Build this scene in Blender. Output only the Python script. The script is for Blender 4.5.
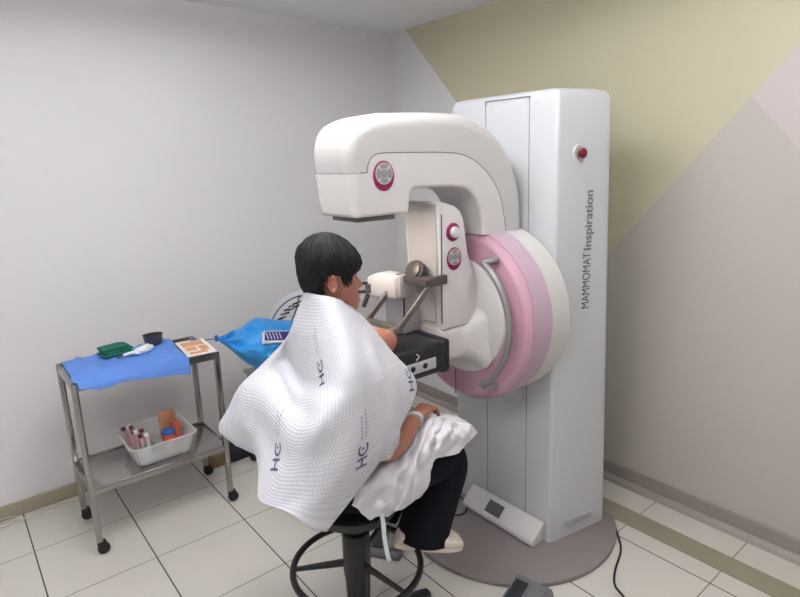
import bpy, bmesh, math, random
from mathutils import Vector, Matrix, Quaternion, noise
from mathutils.bvhtree import BVHTree
PI = math.pi
random.seed(7)
scene = bpy.context.scene
for o in list(bpy.data.objects): bpy.data.objects.remove(o, do_unlink=True)
C = scene.collection

# ------------------------------------------------------------------ camera, world, lights, exposure
cam_d = bpy.data.cameras.new('camera'); cam = bpy.data.objects.new('camera', cam_d); C.objects.link(cam)
cam_d.sensor_fit = 'HORIZONTAL'; cam_d.sensor_width = 36; cam_d.lens = 36*566.06/800
cam_d.clip_start = 0.02; cam_d.clip_end = 50
R = Matrix(((0.77097209, 0.16668199, -0.61466995), (-0.63639555, 0.16442437, -0.75363474), (-0.02455062, 0.97220458, 0.23284228)))
cam.matrix_world = Matrix.Translation((0, 0, 1.7)) @ R.to_4x4()
scene.camera = cam
w = bpy.data.worlds.new('world'); scene.world = w; w.use_nodes = True
w.node_tree.nodes['Background'].inputs[0].default_value = (0.9, 0.93, 1, 1)
w.node_tree.nodes['Background'].inputs[1].default_value = 0.15
scene.view_settings.view_transform = 'Standard'; scene.view_settings.look = 'None'
scene.view_settings.exposure = -0.14; scene.view_settings.gamma = 1.0; scene.view_settings.use_curve_mapping = False
PANELS = [(0.75, 1.60, 12.5, (0.975, 0.985, 1)), (1.55, 0.45, 5.5, (0.975, 0.985, 1)), (-0.45, 0.75, 14, (0.975, 0.985, 1))]
for px, py, pw, pc in PANELS:
    l = bpy.data.lights.new('ceiling_lamp', 'AREA'); l.shape = 'RECTANGLE'; l.size = 0.58; l.size_y = 0.58; l.energy = pw; l.color = pc
    lo = bpy.data.objects.new('ceiling_lamp', l); C.objects.link(lo); lo.location = (px, py, 2.435)
    l = l.copy(); l.energy = pw*3.8; lo = bpy.data.objects.new('ceiling_lamp_up', l); C.objects.link(lo); lo.location = (px, py, 2.472); lo.rotation_euler = (PI, 0, 0)  # added upward fill light, brightens the ceiling from above each panel

# ------------------------------------------------------------------ materials
def lin(c):
    c = c/255
    return c/12.92 if c <= 0.04045 else ((c+0.055)/1.055)**2.4
def rgb(r, g, b): return (lin(r), lin(g), lin(b), 1)
MATS = {}
def mat(name, col, rough=0.5, metal=0.0, var=0.03, bump=0.0, bscale=200, spec=0.5, vscale=6, emit=None, trans=0, alpha=1, sheen=0):
    m = bpy.data.materials.new(name); m.use_nodes = True; nt = m.node_tree; b = nt.nodes['Principled BSDF']
    b.inputs['Roughness'].default_value = rough; b.inputs['Metallic'].default_value = metal
    b.inputs['Specular IOR Level'].default_value = spec
    tc = nt.nodes.new('ShaderNodeTexCoord')
    n = nt.nodes.new('ShaderNodeTexNoise'); n.inputs['Scale'].default_value = vscale; n.inputs['Detail'].default_value = 3
    nt.links.new(tc.outputs['Object'], n.inputs['Vector'])
    mx = nt.nodes.new('ShaderNodeMix'); mx.data_type = 'RGBA'
    c = rgb(*col)
    mx.inputs[6].default_value = tuple(x*(1-var) for x in c[:3])+(1,); mx.inputs[7].default_value = tuple(min(1, x*(1+var)) for x in c[:3])+(1,)
    nt.links.new(n.outputs['Fac'], mx.inputs[0]); nt.links.new(mx.outputs[2], b.inputs['Base Color'])
    if bump:
        n2 = nt.nodes.new('ShaderNodeTexNoise'); n2.inputs['Scale'].default_value = bscale
        nt.links.new(tc.outputs['Object'], n2.inputs['Vector'])
        bp = nt.nodes.new('ShaderNodeBump'); bp.inputs['Strength'].default_value = bump; bp.inputs['Distance'].default_value = 0.002
        nt.links.new(n2.outputs['Fac'], bp.inputs['Height']); nt.links.new(bp.outputs['Normal'], b.inputs['Normal'])
    if emit: b.inputs['Emission Color'].default_value = rgb(*emit[:3]); b.inputs['Emission Strength'].default_value = emit[3]
    if trans: b.inputs['Transmission Weight'].default_value = trans; b.inputs['IOR'].default_value = 1.2
    if alpha < 1: b.inputs['Alpha'].default_value = alpha
    if sheen: b.inputs['Sheen Weight'].default_value = sheen
    MATS[name] = m
    return m
mat('wall_paint', (225, 223, 224), 0.6, var=0.012, bump=0.05, bscale=60)
mat('ceiling_paint', (240, 240, 242), 0.7, var=0.01)
mat('white_plastic', (213, 210, 208), 0.32, var=0.01)
mat('arm_grey', (196, 194, 192), 0.34, var=0.01)
mat('column_white', (202, 204, 207), 0.35, var=0.01)
mat('pale_grey_drum', (212, 212, 207), 0.35, var=0.01)
mat('lilac_plastic', (196, 169, 187), 0.35, var=0.01)
mat('rose_plastic', (190, 147, 164), 0.33, var=0.015)
mat('panel_grey', (188, 185, 183), 0.4, var=0.01)
mat('seam_dark', (95, 93, 93), 0.6)
mat('magenta', (138, 24, 78), 0.35)
mat('key_grey', (140, 138, 142), 0.4)
mat('key_dark', (105, 104, 108), 0.4)
mat('light_grey_plastic', (190, 190, 190), 0.4)
mat('handle_grey', (140, 138, 138), 0.3, metal=0.35)
mat('bracket_brown', (92, 85, 82), 0.4, metal=0.3)
mat('bracket_rod', (116, 108, 104), 0.35, metal=0.4)
mat('black_plastic', (26, 26, 29), 0.3, var=0.1)
mat('carbon_black', (34, 34, 38), 0.28, var=0.1)
mat('black_rubber', (22, 22, 24), 0.55, var=0.15)
mat('rubber_base', (138, 129, 128), 0.6, var=0.03, bump=0.1)
mat('screen_grey', (75, 76, 80), 0.2)
mat('red_knob', (120, 20, 34), 0.25)
mat('text_black', (52, 52, 54), 0.5)
mat('text_grey', (118, 118, 118), 0.5)
mat('post_grey', (186, 183, 184), 0.38, metal=0.15)
mat('steel', (166, 163, 160), 0.2, metal=1.0, var=0.08, vscale=20)
mat('steel_shelf', (166, 163, 160), 0.2, metal=0.95, var=0.10, vscale=12)
mat('dark_steel', (110, 108, 104), 0.3, metal=0.85)
mat('blue_drape', (96, 142, 222), 0.75, var=0.05, bump=0.25, bscale=300)
mat('blue_plastic', (52, 152, 226), 0.42, var=0.05, bump=0.15, bscale=40)
mat('green_cloth', (22, 106, 88), 0.85, var=0.12, bump=0.4, bscale=400)
mat('white_gauze', (238, 240, 242), 0.9, bump=0.4, bscale=300)
mat('cotton_white', (224, 223, 228), 0.85, var=0.015, bump=0.12, bscale=350)
mat('towel_print', (92, 92, 132), 0.8)
mat('towel_print_faint', (150, 150, 176), 0.8)
mat('skin', (164, 108, 88), 0.5, var=0.06, bump=0.08, bscale=300)
mat('lips', (150, 88, 80), 0.45)
mat('eye_white', (225, 220, 214), 0.2)
mat('eye_dark', (35, 24, 20), 0.2)
mat('hair_black', (19, 18, 22), 0.58, var=0.25, vscale=40, spec=0.35)
mat('trousers_navy', (19, 20, 29), 0.85, var=0.12, bump=0.3, bscale=300, spec=0.15)
mat('shoe_cream', (226, 216, 200), 0.6, var=0.03)
mat('olive_skirting', (165, 157, 134), 0.5, var=0.03)
mat('taupe_skirting', (150, 142, 136), 0.45, var=0.04)
mat('ledge_grey', (160, 152, 146), 0.4, var=0.04)
mat('olive_strip', (152, 147, 126), 0.45, var=0.05)
mat('cable_white', (214, 210, 198), 0.5)
mat('cable_black', (20, 20, 22), 0.45)
mat('pedal_grey', (116, 118, 122), 0.45, var=0.04)
mat('pedal_dark', (44, 46, 52), 0.5)
mat('paper_white', (240, 236, 230), 0.7)
mat('paper_orange', (226, 160, 112), 0.7)
mat('can_blue', (36, 96, 170), 0.4)
mat('can_orange', (206, 88, 52), 0.45)
mat('can_white', (232, 228, 220), 0.45)
mat('carton_tan', (204, 150, 108), 0.7)
mat('carton_red', (190, 96, 74), 0.7)
mat('tube_pink', (206, 170, 168), 0.5)
mat('tube_maroon', (96, 52, 56), 0.5)
mat('pack_green', (58, 110, 88), 0.6)
mat('packet_purple', (50, 40, 124), 0.5)
mat('board_white', (226, 228, 232), 0.5)
mat('board_black', (36, 36, 42), 0.6)
mat('board_grey', (128, 126, 126), 0.5)
mat('navy_box', (30, 30, 42), 0.6)
mat('tan_box', (128, 112, 84), 0.6)
mat('diffuser', (255, 250, 244), 0.6, emit=(255, 250, 246, 3))
mat('lamp_glass', (255, 235, 205), 0.3, emit=(255, 220, 175, 1.5))
m_ = mat('clear_bin', (236, 238, 240), 0.18, var=0.0)
b_ = m_.node_tree.nodes['Principled BSDF']; b_.inputs['Alpha'].default_value = 0.42
m_ = mat('clear_paddle', (225, 222, 220), 0.08, var=0.0)
b_ = m_.node_tree.nodes['Principled BSDF']; b_.inputs['Alpha'].default_value = 0.3

def node_math(nt, op, a, b=None, c=None):
    n = nt.nodes.new('ShaderNodeMath'); n.operation = op
    for i, v in enumerate((a, b, c)):
        if v is None: continue
        if isinstance(v, (int, float)): n.inputs[i].default_value = v
        else: nt.links.new(v, n.inputs[i])
    return n.outputs[0]
def mixc(nt, f, a, b):
    n = nt.nodes.new('ShaderNodeMix'); n.data_type = 'RGBA'
    nt.links.new(f, n.inputs[0])
    for i, v in ((6, a), (7, b)):
        if isinstance(v, tuple): n.inputs[i].default_value = v
        else: nt.links.new(v, n.inputs[i])
    return n.outputs[2]
# floor tiles: square cream tiles, dark joints
m = mat('floor_tile', (214, 210, 201), 0.28, var=0.02, vscale=3); nt = m.node_tree; b = nt.nodes['Principled BSDF']
tc = nt.nodes.new('ShaderNodeTexCoord'); sx = nt.nodes.new('ShaderNodeSeparateXYZ'); nt.links.new(tc.outputs['Object'], sx.inputs[0])
def joint(out, off, step, half):
    a = node_math(nt, 'FLOORED_MODULO', node_math(nt, 'SUBTRACT', out, off-step/2), step)
    return node_math(nt, 'LESS_THAN', node_math(nt, 'ABSOLUTE', node_math(nt, 'SUBTRACT', a, step/2)), half)
jx = joint(sx.outputs[0], 0.1105, 0.4185, 0.0026); jy = joint(sx.outputs[1], 2.846, 0.42, 0.0018)
base = b.inputs['Base Color'].links[0].from_socket
c1 = mixc(nt, jy, base, rgb(98, 88, 78)); c2 = mixc(nt, jx, c1, rgb(46, 42, 40))
nt.links.new(c2, b.inputs['Base Color'])
rr = node_math(nt, 'MAXIMUM', jx, jy); nt.links.new(node_math(nt, 'MULTIPLY_ADD', rr, 0.5, 0.3), b.inputs['Roughness'])
# right wall: pale paint with an olive painted inverted triangle
m = mat('wall_two_tone', (225, 223, 224), 0.6, var=0.012, bump=0.05, bscale=60); nt = m.node_tree; b = nt.nodes['Principled BSDF']
tc = nt.nodes.new('ShaderNodeTexCoord'); sx = nt.nodes.new('ShaderNodeSeparateXYZ'); nt.links.new(tc.outputs['Object'], sx.inputs[0])
Y, Z = sx.outputs[1], sx.outputs[2]
k1 = node_math(nt, 'GREATER_THAN', Z, node_math(nt, 'MULTIPLY_ADD', Y, 1.046, 2.033-2.6*1.046))
k2 = node_math(nt, 'GREATER_THAN', Z, node_math(nt, 'MULTIPLY_ADD', Y, -1.208, 1.234+1.527*1.208))
base = b.inputs['Base Color'].links[0].from_socket
k3 = node_math(nt, 'GREATER_THAN', Z, node_math(nt, 'MULTIPLY_ADD', Y, 1.11, 1.923-.95*1.11))
low_ = mixc(nt, k3, rgb(188, 182, 174), rgb(199, 188, 186))          # taupe field, pinkish field above it
side_ = mixc(nt, node_math(nt, 'GREATER_THAN', Y, 1.67), low_, base)
nt.links.new(mixc(nt, node_math(nt, 'MULTIPLY', k1, k2), side_, rgb(196, 190, 163)), b.inputs['Base Color'])
# waffle towel: UV-driven embossed dimples
m = mat('waffle_towel', (236, 236, 240), 0.9, var=0.01); nt = m.node_tree; b = nt.nodes['Principled BSDF']
uv = nt.nodes.new('ShaderNodeUVMap'); sx = nt.nodes.new('ShaderNodeSeparateXYZ'); nt.links.new(uv.outputs[0], sx.inputs[0])
su = node_math(nt, 'SINE', node_math(nt, 'MULTIPLY', sx.outputs[0], 2*PI/0.0108)); sv = node_math(nt, 'SINE', node_math(nt, 'MULTIPLY', sx.outputs[1], 2*PI/0.0108))
h = node_math(nt, 'MULTIPLY', node_math(nt, 'MULTIPLY_ADD', su, .5, .5), node_math(nt, 'MULTIPLY_ADD', sv, .5, .5))
bp = nt.nodes.new('ShaderNodeBump'); bp.inputs['Strength'].default_value = 0.55; bp.inputs['Distance'].default_value = 0.003
nt.links.new(h, bp.inputs['Height']); nt.links.new(bp.outputs['Normal'], b.inputs['Normal'])
dk = node_math(nt, 'GREATER_THAN', h, 0.55)
nt.links.new(mixc(nt, dk, rgb(220, 220, 226), rgb(197, 197, 208)), b.inputs['Base Color'])

# ------------------------------------------------------------------ object helpers
def wloc(p):
    v = Vector((0, 0, 0))
    while p is not None: v += p.location; p = p.parent
    return v
def obj(name, bm, m, parent=None, smooth=True, angle=40):
    if isinstance(bm, bpy.types.Mesh): me = bm
    else:
        bmesh.ops.recalc_face_normals(bm, faces=bm.faces)
        me = bpy.data.meshes.new(name); bm.to_mesh(me); bm.free()
    o = bpy.data.objects.new(name, me); C.objects.link(o)
    if parent is not None:
        me.transform(Matrix.Translation(-wloc(parent))); o.parent = parent
    ms = m if isinstance(m, (list, tuple)) else [m]
    for x in ms: me.materials.append(MATS[x])
    if smooth:
        me.polygons.foreach_set('use_smooth', [True]*len(me.polygons))
        try: me.set_sharp_from_angle(angle=math.radians(angle))
        except Exception: pass
    return o
def recentre(o):
    """move a lone mesh's origin to the middle of its base"""
    vs = [v.co for v in o.data.vertices]
    c = Vector(((min(v.x for v in vs)+max(v.x for v in vs))/2, (min(v.y for v in vs)+max(v.y for v in vs))/2, min(v.z for v in vs)))
    o.data.transform(Matrix.Translation(-c)); o.location = c
    return o
def tag(o, label, cat, group=None):
    o['label'] = label; o['category'] = cat
    if group: o['group'] = group
    if o.type == 'MESH': recentre(o)
    return o
def thing(name, label, cat, loc=(0, 0, 0), group=None):
    o = bpy.data.objects.new(name, None); C.objects.link(o); o.location = loc; o['label'] = label; o['category'] = cat
    if group: o['group'] = group
    return o
def struct(name, bm, m, smooth=False):
    o = obj(name, bm, m, None, smooth); o['kind'] = 'structure'; return o
def N(): return bmesh.new()
def bevel_all(bm, geom, off, seg): 
    if off > 0: bmesh.ops.bevel(bm, geom=geom, offset=off, segments=seg, affect='EDGES', profile=0.5, clamp_overlap=True)
def add_box(bm, lo, hi, bev=0.0, seg=3, mtx=None):
    t = bmesh.new(); bmesh.ops.create_cube(t, size=1)
    s = [h-l for l, h in zip(lo, hi)]; c = [(h+l)/2 for l, h in zip(lo, hi)]
    bmesh.ops.scale(t, vec=s, verts=t.verts); bmesh.ops.translate(t, vec=c, verts=t.verts)
    bevel_all(t, t.edges[:], bev, seg)
    return merge(bm, t, mtx)
def merge(bm, t, mtx=None):
    if mtx is not None: bmesh.ops.transform(t, matrix=mtx, verts=t.verts)
    me = bpy.data.meshes.new('tmp'); t.to_mesh(me); t.free(); bm.from_mesh(me); bpy.data.meshes.remove(me)
    return bm
def box(lo, hi, bev=0.0, seg=3, mtx=None): return add_box(N(), lo, hi, bev, seg, mtx)
def frame_to(d):
    d = Vector(d).normalized(); u = Vector((0, 0, 1)) if abs(d.z) < 0.95 else Vector((1, 0, 0))
    a = d.cross(u).normalized(); return a, d.cross(a).normalized()
def add_tube(bm, pts, r, n=12, caps=True):
    """swept tube, r a number or one per point"""
    pts = [Vector(p) for p in pts]; rings = []; a = None
    for i, p in enumerate(pts):
        d = (pts[min(i+1, len(pts)-1)]-pts[max(i-1, 0)]).normalized()
        if a is None: a, _ = frame_to(d)
        a = (a-d*a.dot(d)).normalized(); b = d.cross(a)
        ri = r[i] if isinstance(r, (list, tuple)) else r
        ra, rb = ri if isinstance(ri, (list, tuple)) else (ri, ri)
        rings.append([bm.verts.new(p+a*ra*math.cos(2*PI*k/n)+b*rb*math.sin(2*PI*k/n)) for k in range(n)])
    for A, B in zip(rings, rings[1:]):
        for k in range(n): bm.faces.new((A[k], A[(k+1) % n], B[(k+1) % n], B[k]))
    if caps: bm.faces.new(rings[0][::-1]); bm.faces.new(rings[-1])
    return bm
def smooth_path(pts, sub=6):
    pts = [Vector(p) for p in pts]; out = []
    for i in range(len(pts)-1):
        p0, p1, p2, p3 = pts[max(i-1, 0)], pts[i], pts[i+1], pts[min(i+2, len(pts)-1)]
        for s in range(sub):
            t = s/sub; out.append(0.5*((2*p1)+(p2-p0)*t+(2*p0-5*p1+4*p2-p3)*t*t+(3*p1-p0-3*p2+p3)*t**3))
    return out+[pts[-1]]
def add_lathe(bm, prof, origin, axis='z', n=48):
    """prof: list of (radius, along)"""
    o = Vector(origin); rings = []
    ax = {'z': (Vector((1, 0, 0)), Vector((0, 1, 0)), Vector((0, 0, 1))), 'x': (Vector((0, 1, 0)), Vector((0, 0, 1)), Vector((1, 0, 0))), 'y': (Vector((1, 0, 0)), Vector((0, 0, 1)), Vector((0, 1, 0)))}[axis] if isinstance(axis, str) else axis
    for r, h in prof:
        if r < 1e-6: rings.append([bm.verts.new(o+ax[2]*h)])
        else: rings.append([bm.verts.new(o+ax[2]*h+ax[0]*r*math.cos(2*PI*k/n)+ax[1]*r*math.sin(2*PI*k/n)) for k in range(n)])
    for A, B in zip(rings, rings[1:]):
        for k in range(n):
            q = [A[k % len(A)], A[(k+1) % len(A)], B[(k+1) % len(B)], B[k % len(B)]]
            f = []
            for v in q:
                if v not in f: f.append(v)
            if len(f) > 2: bm.faces.new(f)
    return bm
def lathe(prof, origin, axis='z', n=48): return add_lathe(N(), prof, origin, axis, n)
def disc(origin, r, axis, h0, h1, n=40, bev=0.0):
    if bev: return lathe([(0, h0), (r-bev, h0), (r, h0+(bev if h1 > h0 else -bev)), (r, h1-(bev if h1 > h0 else -bev)), (r-bev, h1), (0, h1)], origin, axis, n)
    return lathe([(0, h0), (r, h0), (r, h1), (0, h1)], origin, axis, n)
def add_prism(bm, poly, axis, a0, a1, bev=0.0, seg=3):
    """polygon in the plane across axis, extruded from a0 to a1"""
    t = bmesh.new(); f = {'x': lambda p, a: (a, p[0], p[1]), 'y': lambda p, a: (p[0], a, p[1]), 'z': lambda p, a: (p[0], p[1], a)}[axis]
    A = [t.verts.new(f(p, a0)) for p in poly]; B = [t.verts.new(f(p, a1)) for p in poly]
    n = len(poly); t.faces.new(A); t.faces.new(B[::-1])
    for i in range(n): t.faces.new((A[i], B[i], B[(i+1) % n], A[(i+1) % n]))
    bmesh.ops.recalc_face_normals(t, faces=t.faces)
    if bev:
        es = [e for e in t.edges if e.calc_face_angle(0) > 0.6]
        bevel_all(t, es, bev, seg)
    return merge(bm, t)
def prism(poly, axis, a0, a1, bev=0.0, seg=3): return add_prism(N(), poly, axis, a0, a1, bev, seg)
def loft(rings, closed=True, caps=True):
    bm = N(); R_ = [[bm.verts.new(p) for p in r] for r in rings]; n = len(R_[0])
    for A, B in zip(R_, R_[1:]):
        for k in range(n if closed else n-1): bm.faces.new((A[k], A[(k+1) % n], B[(k+1) % n], B[k]))
    if caps and closed: bm.faces.new(R_[0]); bm.faces.new(R_[-1])
    return bm
def rrect(w, h, r, n=5):
    """rounded rectangle, half sizes w, h"""
    out = []
    for cx, cy, a in ((w-r, h-r, 0), (-w+r, h-r, PI/2), (-w+r, -h+r, PI), (w-r, -h+r, 1.5*PI)):
        for i in range(n+1):
            t = a+PI/2*i/n; out.append((cx+r*math.cos(t), cy+r*math.sin(t)))
    return out
def catmull_grid(g, su, sv):
    rows = [smooth_path(r, sv) for r in g]
    cols = [smooth_path([r[j] for r in rows], su) for j in range(len(rows[0]))]
    return [[cols[j][i] for j in range(len(cols))] for i in range(len(cols[0]))]
def sheet(P, thick=0.0, uv=True):
    bm = N(); V = [[bm.verts.new(p) for p in r] for r in P]; ul = bm.loops.layers.uv.new('UVMap')
    # metric uv along the middle lines
    U = [0]; Vv = [0]; mj = len(P[0])//2; mi = len(P)//2
    for i in range(1, len(P)): U.append(U[-1]+(P[i][mj]-P[i-1][mj]).length)
    for j in range(1, len(P[0])): Vv.append(Vv[-1]+(P[mi][j]-P[mi][j-1]).length)
    for i in range(len(P)-1):
        for j in range(len(P[0])-1):
            f = bm.faces.new((V[i][j], V[i+1][j], V[i+1][j+1], V[i][j+1]))
            for l, (a, b) in zip(f.loops, ((i, j), (i+1, j), (i+1, j+1), (i, j+1))): l[ul].uv = (U[a], Vv[b])
    return bm
def thicken(o, t, off=0.0):
    md = o.modifiers.new('thickness', 'SOLIDIFY'); md.thickness = t; md.offset = off; return o
def text_mesh(s, size, extrude=0.0, bold=0.0, spacing=1.0):
    cu = bpy.data.curves.new('txt', 'FONT'); cu.body = s; cu.size = size; cu.extrude = extrude; cu.offset = bold; cu.space_character = spacing
    to = bpy.data.objects.new('txt', cu); C.objects.link(to)
    dg = bpy.context.evaluated_depsgraph_get(); me = bpy.data.meshes.new_from_object(to.evaluated_get(dg))
    bpy.data.objects.remove(to); bpy.data.curves.remove(cu)
    return me
def bake(o):
    """modifier stack -> plain mesh, object removed"""
    dg = bpy.context.evaluated_depsgraph_get(); me = bpy.data.meshes.new_from_object(o.evaluated_get(dg))
    old = o.data; bpy.data.objects.remove(o); bpy.data.meshes.remove(old)
    return me

CAPE=[[(0.933,1.4,1.289),(0.987,1.38,1.226),(1.066,1.36,1.114),(1.152,1.34,0.983),(1.031,1.28,0.89),(0.909,1.26,0.802),(0.718,1.24,0.686)],[(0.869,1.36,1.32),(0.887,1.31,1.248),(0.917,1.26,1.14),(0.956,1.24,1.023),(0.899,1.22,0.914),(0.801,1.22,0.808),(0.668,1.24,0.726)],[(0.835,1.37,1.333),(0.819,1.29,1.251),(0.806,1.21,1.152),(0.806,1.19,1.048),(0.763,1.19,0.937),(0.708,1.22,0.824),(0.632,1.26,0.766)],[(0.826,1.41,1.333),(0.802,1.36,1.225),(0.777,1.29,1.114),(0.719,1.21,1.039),(0.694,1.25,0.92),(0.651,1.28,0.82),(0.609,1.32,0.772)],[(0.829,1.45,1.333),(0.808,1.46,1.201),(0.808,1.5,1.027),(0.695,1.33,0.989),(0.66,1.35,0.885),(0.623,1.37,0.812),(0.595,1.39,0.769)],[(0.842,1.49,1.321),(0.829,1.56,1.184),(0.852,1.68,1.024),(0.722,1.54,0.996),(0.693,1.54,0.897),(0.661,1.5,0.839),(0.637,1.48,0.786)],[(0.86,1.53,1.299),(0.845,1.62,1.157),(0.82,1.71,1.049),(0.733,1.73,0.961),(0.698,1.72,0.866),(0.701,1.7,0.798),(0.711,1.66,0.758)],[(0.875,1.56,1.271),(0.879,1.68,1.126),(0.813,1.76,1.02),(0.739,1.8,0.953),(0.704,1.84,0.868),(0.671,1.86,0.79),(0.703,1.8,0.735)],[(0.904,1.56,1.256),(0.939,1.68,1.087),(0.903,1.78,0.937),(0.803,1.84,0.869),(0.741,1.86,0.81),(0.695,1.87,0.766),(0.728,1.81,0.711)]]
LAP=[[(1.078,1.5,0.743),(0.99,1.38,0.777),(0.883,1.3,0.754),(0.842,1.3,0.682)],[(1.184,1.5,0.754),(1.079,1.37,0.774),(0.976,1.28,0.725),(0.908,1.29,0.622)],[(1.282,1.5,0.754),(1.169,1.37,0.78),(1.051,1.27,0.735),(1.008,1.29,0.595)],[(1.369,1.5,0.743),(1.249,1.37,0.792),(1.13,1.28,0.774),(1.095,1.29,0.609)],[(1.455,1.5,0.711),(1.328,1.37,0.769),(1.222,1.3,0.77),(1.174,1.3,0.701)],[(1.514,1.48,0.678),(1.444,1.38,0.711),(1.34,1.32,0.729),(1.279,1.32,0.68)],[(1.563,1.46,0.629),(1.51,1.4,0.66),(1.456,1.36,0.681),(1.392,1.34,0.679)]]
BLUE=[[(1.073,2.86,0.816),(1.072,2.86,0.81),(1.068,2.85,0.808),(1.077,2.86,0.798)],[(1.128,2.84,0.836),(1.097,2.8,0.813),(1.097,2.78,0.784),(1.127,2.82,0.745)],[(1.208,2.88,0.839),(1.137,2.75,0.816),(1.118,2.72,0.761),(1.166,2.78,0.689)],[(1.315,2.9,0.865),(1.226,2.72,0.836),(1.179,2.66,0.761),(1.221,2.72,0.646)],[(1.431,2.9,0.837),(1.332,2.7,0.829),(1.284,2.62,0.747),(1.296,2.66,0.643)],[(1.559,2.9,0.805),(1.459,2.7,0.802),(1.413,2.62,0.716),(1.428,2.66,0.609)],[(1.729,2.9,0.765),(1.631,2.72,0.761),(1.587,2.66,0.665),(1.604,2.7,0.553)],[(1.909,2.9,0.703),(1.814,2.76,0.695),(1.782,2.72,0.604),(1.79,2.74,0.507)]]
TRCL=[[(0.36,2.97,0.824),(0.353,2.8,0.828),(0.344,2.64,0.825),(0.366,2.6,0.818)],[(0.459,2.97,0.835),(0.446,2.8,0.828),(0.432,2.62,0.825),(0.448,2.6,0.795)],[(0.579,2.97,0.832),(0.56,2.8,0.829),(0.529,2.62,0.827),(0.537,2.6,0.803)],[(0.709,2.97,0.828),(0.69,2.8,0.822),(0.677,2.62,0.818),(0.678,2.59,0.787)],[(0.859,2.97,0.827),(0.838,2.8,0.823),(0.828,2.62,0.814),(0.826,2.59,0.763)]]

# ------------------------------------------------------------------ the room
X0, X1, Y0, Y1, H = -1.5, 2.63, -1.3, 3.24, 2.56
struct('floor', box((X0-.1, Y0-.1, -0.08), (X1+.1, Y1+.1, 0)), 'floor_tile')
struct('ceiling', box((X0-.1, Y0-.1, H), (X1+.1, Y1+.1, H+.08)), 'ceiling_paint')
struct('wall_left', box((X0-.1, Y1, 0), (X1+.1, Y1+.1, H)), 'wall_paint')
struct('wall_right', box((X1, Y0-.1, 0), (X1+.1, Y1, H)), 'wall_two_tone')
struct('wall_rear', box((X0-.1, Y0-.1, 0), (X1, Y0, H)), 'wall_paint')
struct('wall_side', box((X0-.1, Y0, 0), (X0, Y1, H)), 'wall_paint')
struct('baseboard_left', box((X0, Y1-.012, 0), (X1, Y1, 0.075), .003, 2), 'olive_skirting')
struct('baseboard_right', box((X1-.014, Y0, 0.022), (X1, Y1-.012, 0.095), .003, 2), 'taupe_skirting')
struct('trim_1', prism([(X1-.045, 0), (X1, 0), (X1, .032), (X1-.02, .030), (X1-.038, .018)], 'y', Y0, Y1-.012, .002, 2), 'ledge_grey')
struct('trim_2', box((2.307, Y0, 0), (2.425, Y1-.012, 0.007), .002, 2), 'olive_strip')
for i, (px, py, pw, pc) in enumerate(PANELS):  # panels out of view, hung below the ceiling to suit the added upward fill
    t = thing('ceiling_light', ['square suspended ceiling light panel above the trolley side of the room', 'square suspended ceiling light panel in front of the machine', 'square suspended ceiling light panel near the left side wall'][i], 'ceiling light', (px, py, 2.438), 'suspended ceiling lights')
    bm = N()
    for a, b2 in (((-.33, -.33), (.33, -.30)), ((-.33, .30), (.33, .33)), ((-.33, -.30), (-.30, .30)), ((.30, -.30), (.33, .30))):
        add_box(bm, (px+a[0], py+a[1], 2.438), (px+b2[0], py+b2[1], 2.472), .003, 2)
    obj('frame', bm, 'white_plastic', t)
    obj('diffuser', box((px-.30, py-.30, 2.442), (px+.30, py+.30, 2.468)), 'diffuser', t)
    for sx_ in (-.2, .2): obj('hanger', add_tube(N(), [(px+sx_, py, 2.468), (px+sx_, py, H)], .006, 8), 'steel', t)

# ------------------------------------------------------------------ mammography machine
ma = thing('mammography_machine', 'tall white mammography machine with C-shaped arm and pink round drum', 'medical machine', (1.95, 1.6, 0))
AX = (1.615, 1.075)                                        # drum axis (y, z)
# rubber base plate, cut straight on the wall side
pl = [(1.95+.508*math.cos(a), 1.60+.508*math.sin(a)) for a in [2*PI*k/72 for k in range(72)]]
pl = [(min(x, 2.30), y) for x, y in pl]
obj('base_plate', prism(pl, 'z', 0, .022, .005, 2), 'rubber_base', ma)
# column
def col_ring(z, inset=0.0):
    lean = 0.022*(z-0.9); rx = 2.25-0.075*z/1.94
    pts = [(1.895+inset, 1.328+inset), (rx-inset, 1.262+inset), (rx-inset, 1.962-inset), (1.895+inset, 1.900-inset)]
    out = []; n = 4
    rad = (.016, .04, .04, .016)
    for i in range(4):
        p = Vector(pts[i]); a = (Vector(pts[i-1])-p).normalized(); b = (Vector(pts[(i+1) % 4])-p).normalized(); r = rad[i]
        for k in range(6):
            t = k/5; q0 = p+a*r*(1-t); q1 = p+b*r*t; q = q0*(1-t)+q1*t
            out.append((q.x, q.y+lean, z))
    return out
rings = [col_ring(.022), col_ring(.5), col_ring(1.0), col_ring(1.5), col_ring(1.92), col_ring(1.945, .004), col_ring(1.958, .014), col_ring(1.966, .04)]
obj('column', loft(rings), 'column_white', ma)
def lean(z): return .022*(z-.9)
def front_strip(y0, y1, z0, z1, x=1.8948, d=.004):
    bm = N(); V = []
    for z in (z0, z1):
        for y in (y0, y1):
            for xx in (x, x+d): V.append(bm.verts.new((xx, y+lean(z), z)))
    bmesh.ops.convex_hull(bm, input=bm.verts); return bm
for y in (1.692, 1.462): obj('panel_seam', front_strip(y-.0013, y+.0013, .10, 1.944, 1.8943), 'seam_dark', ma)
obj('panel_seam', front_strip(1.462, 1.692, 1.9415, 1.944, 1.8943), 'seam_dark', ma)
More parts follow.
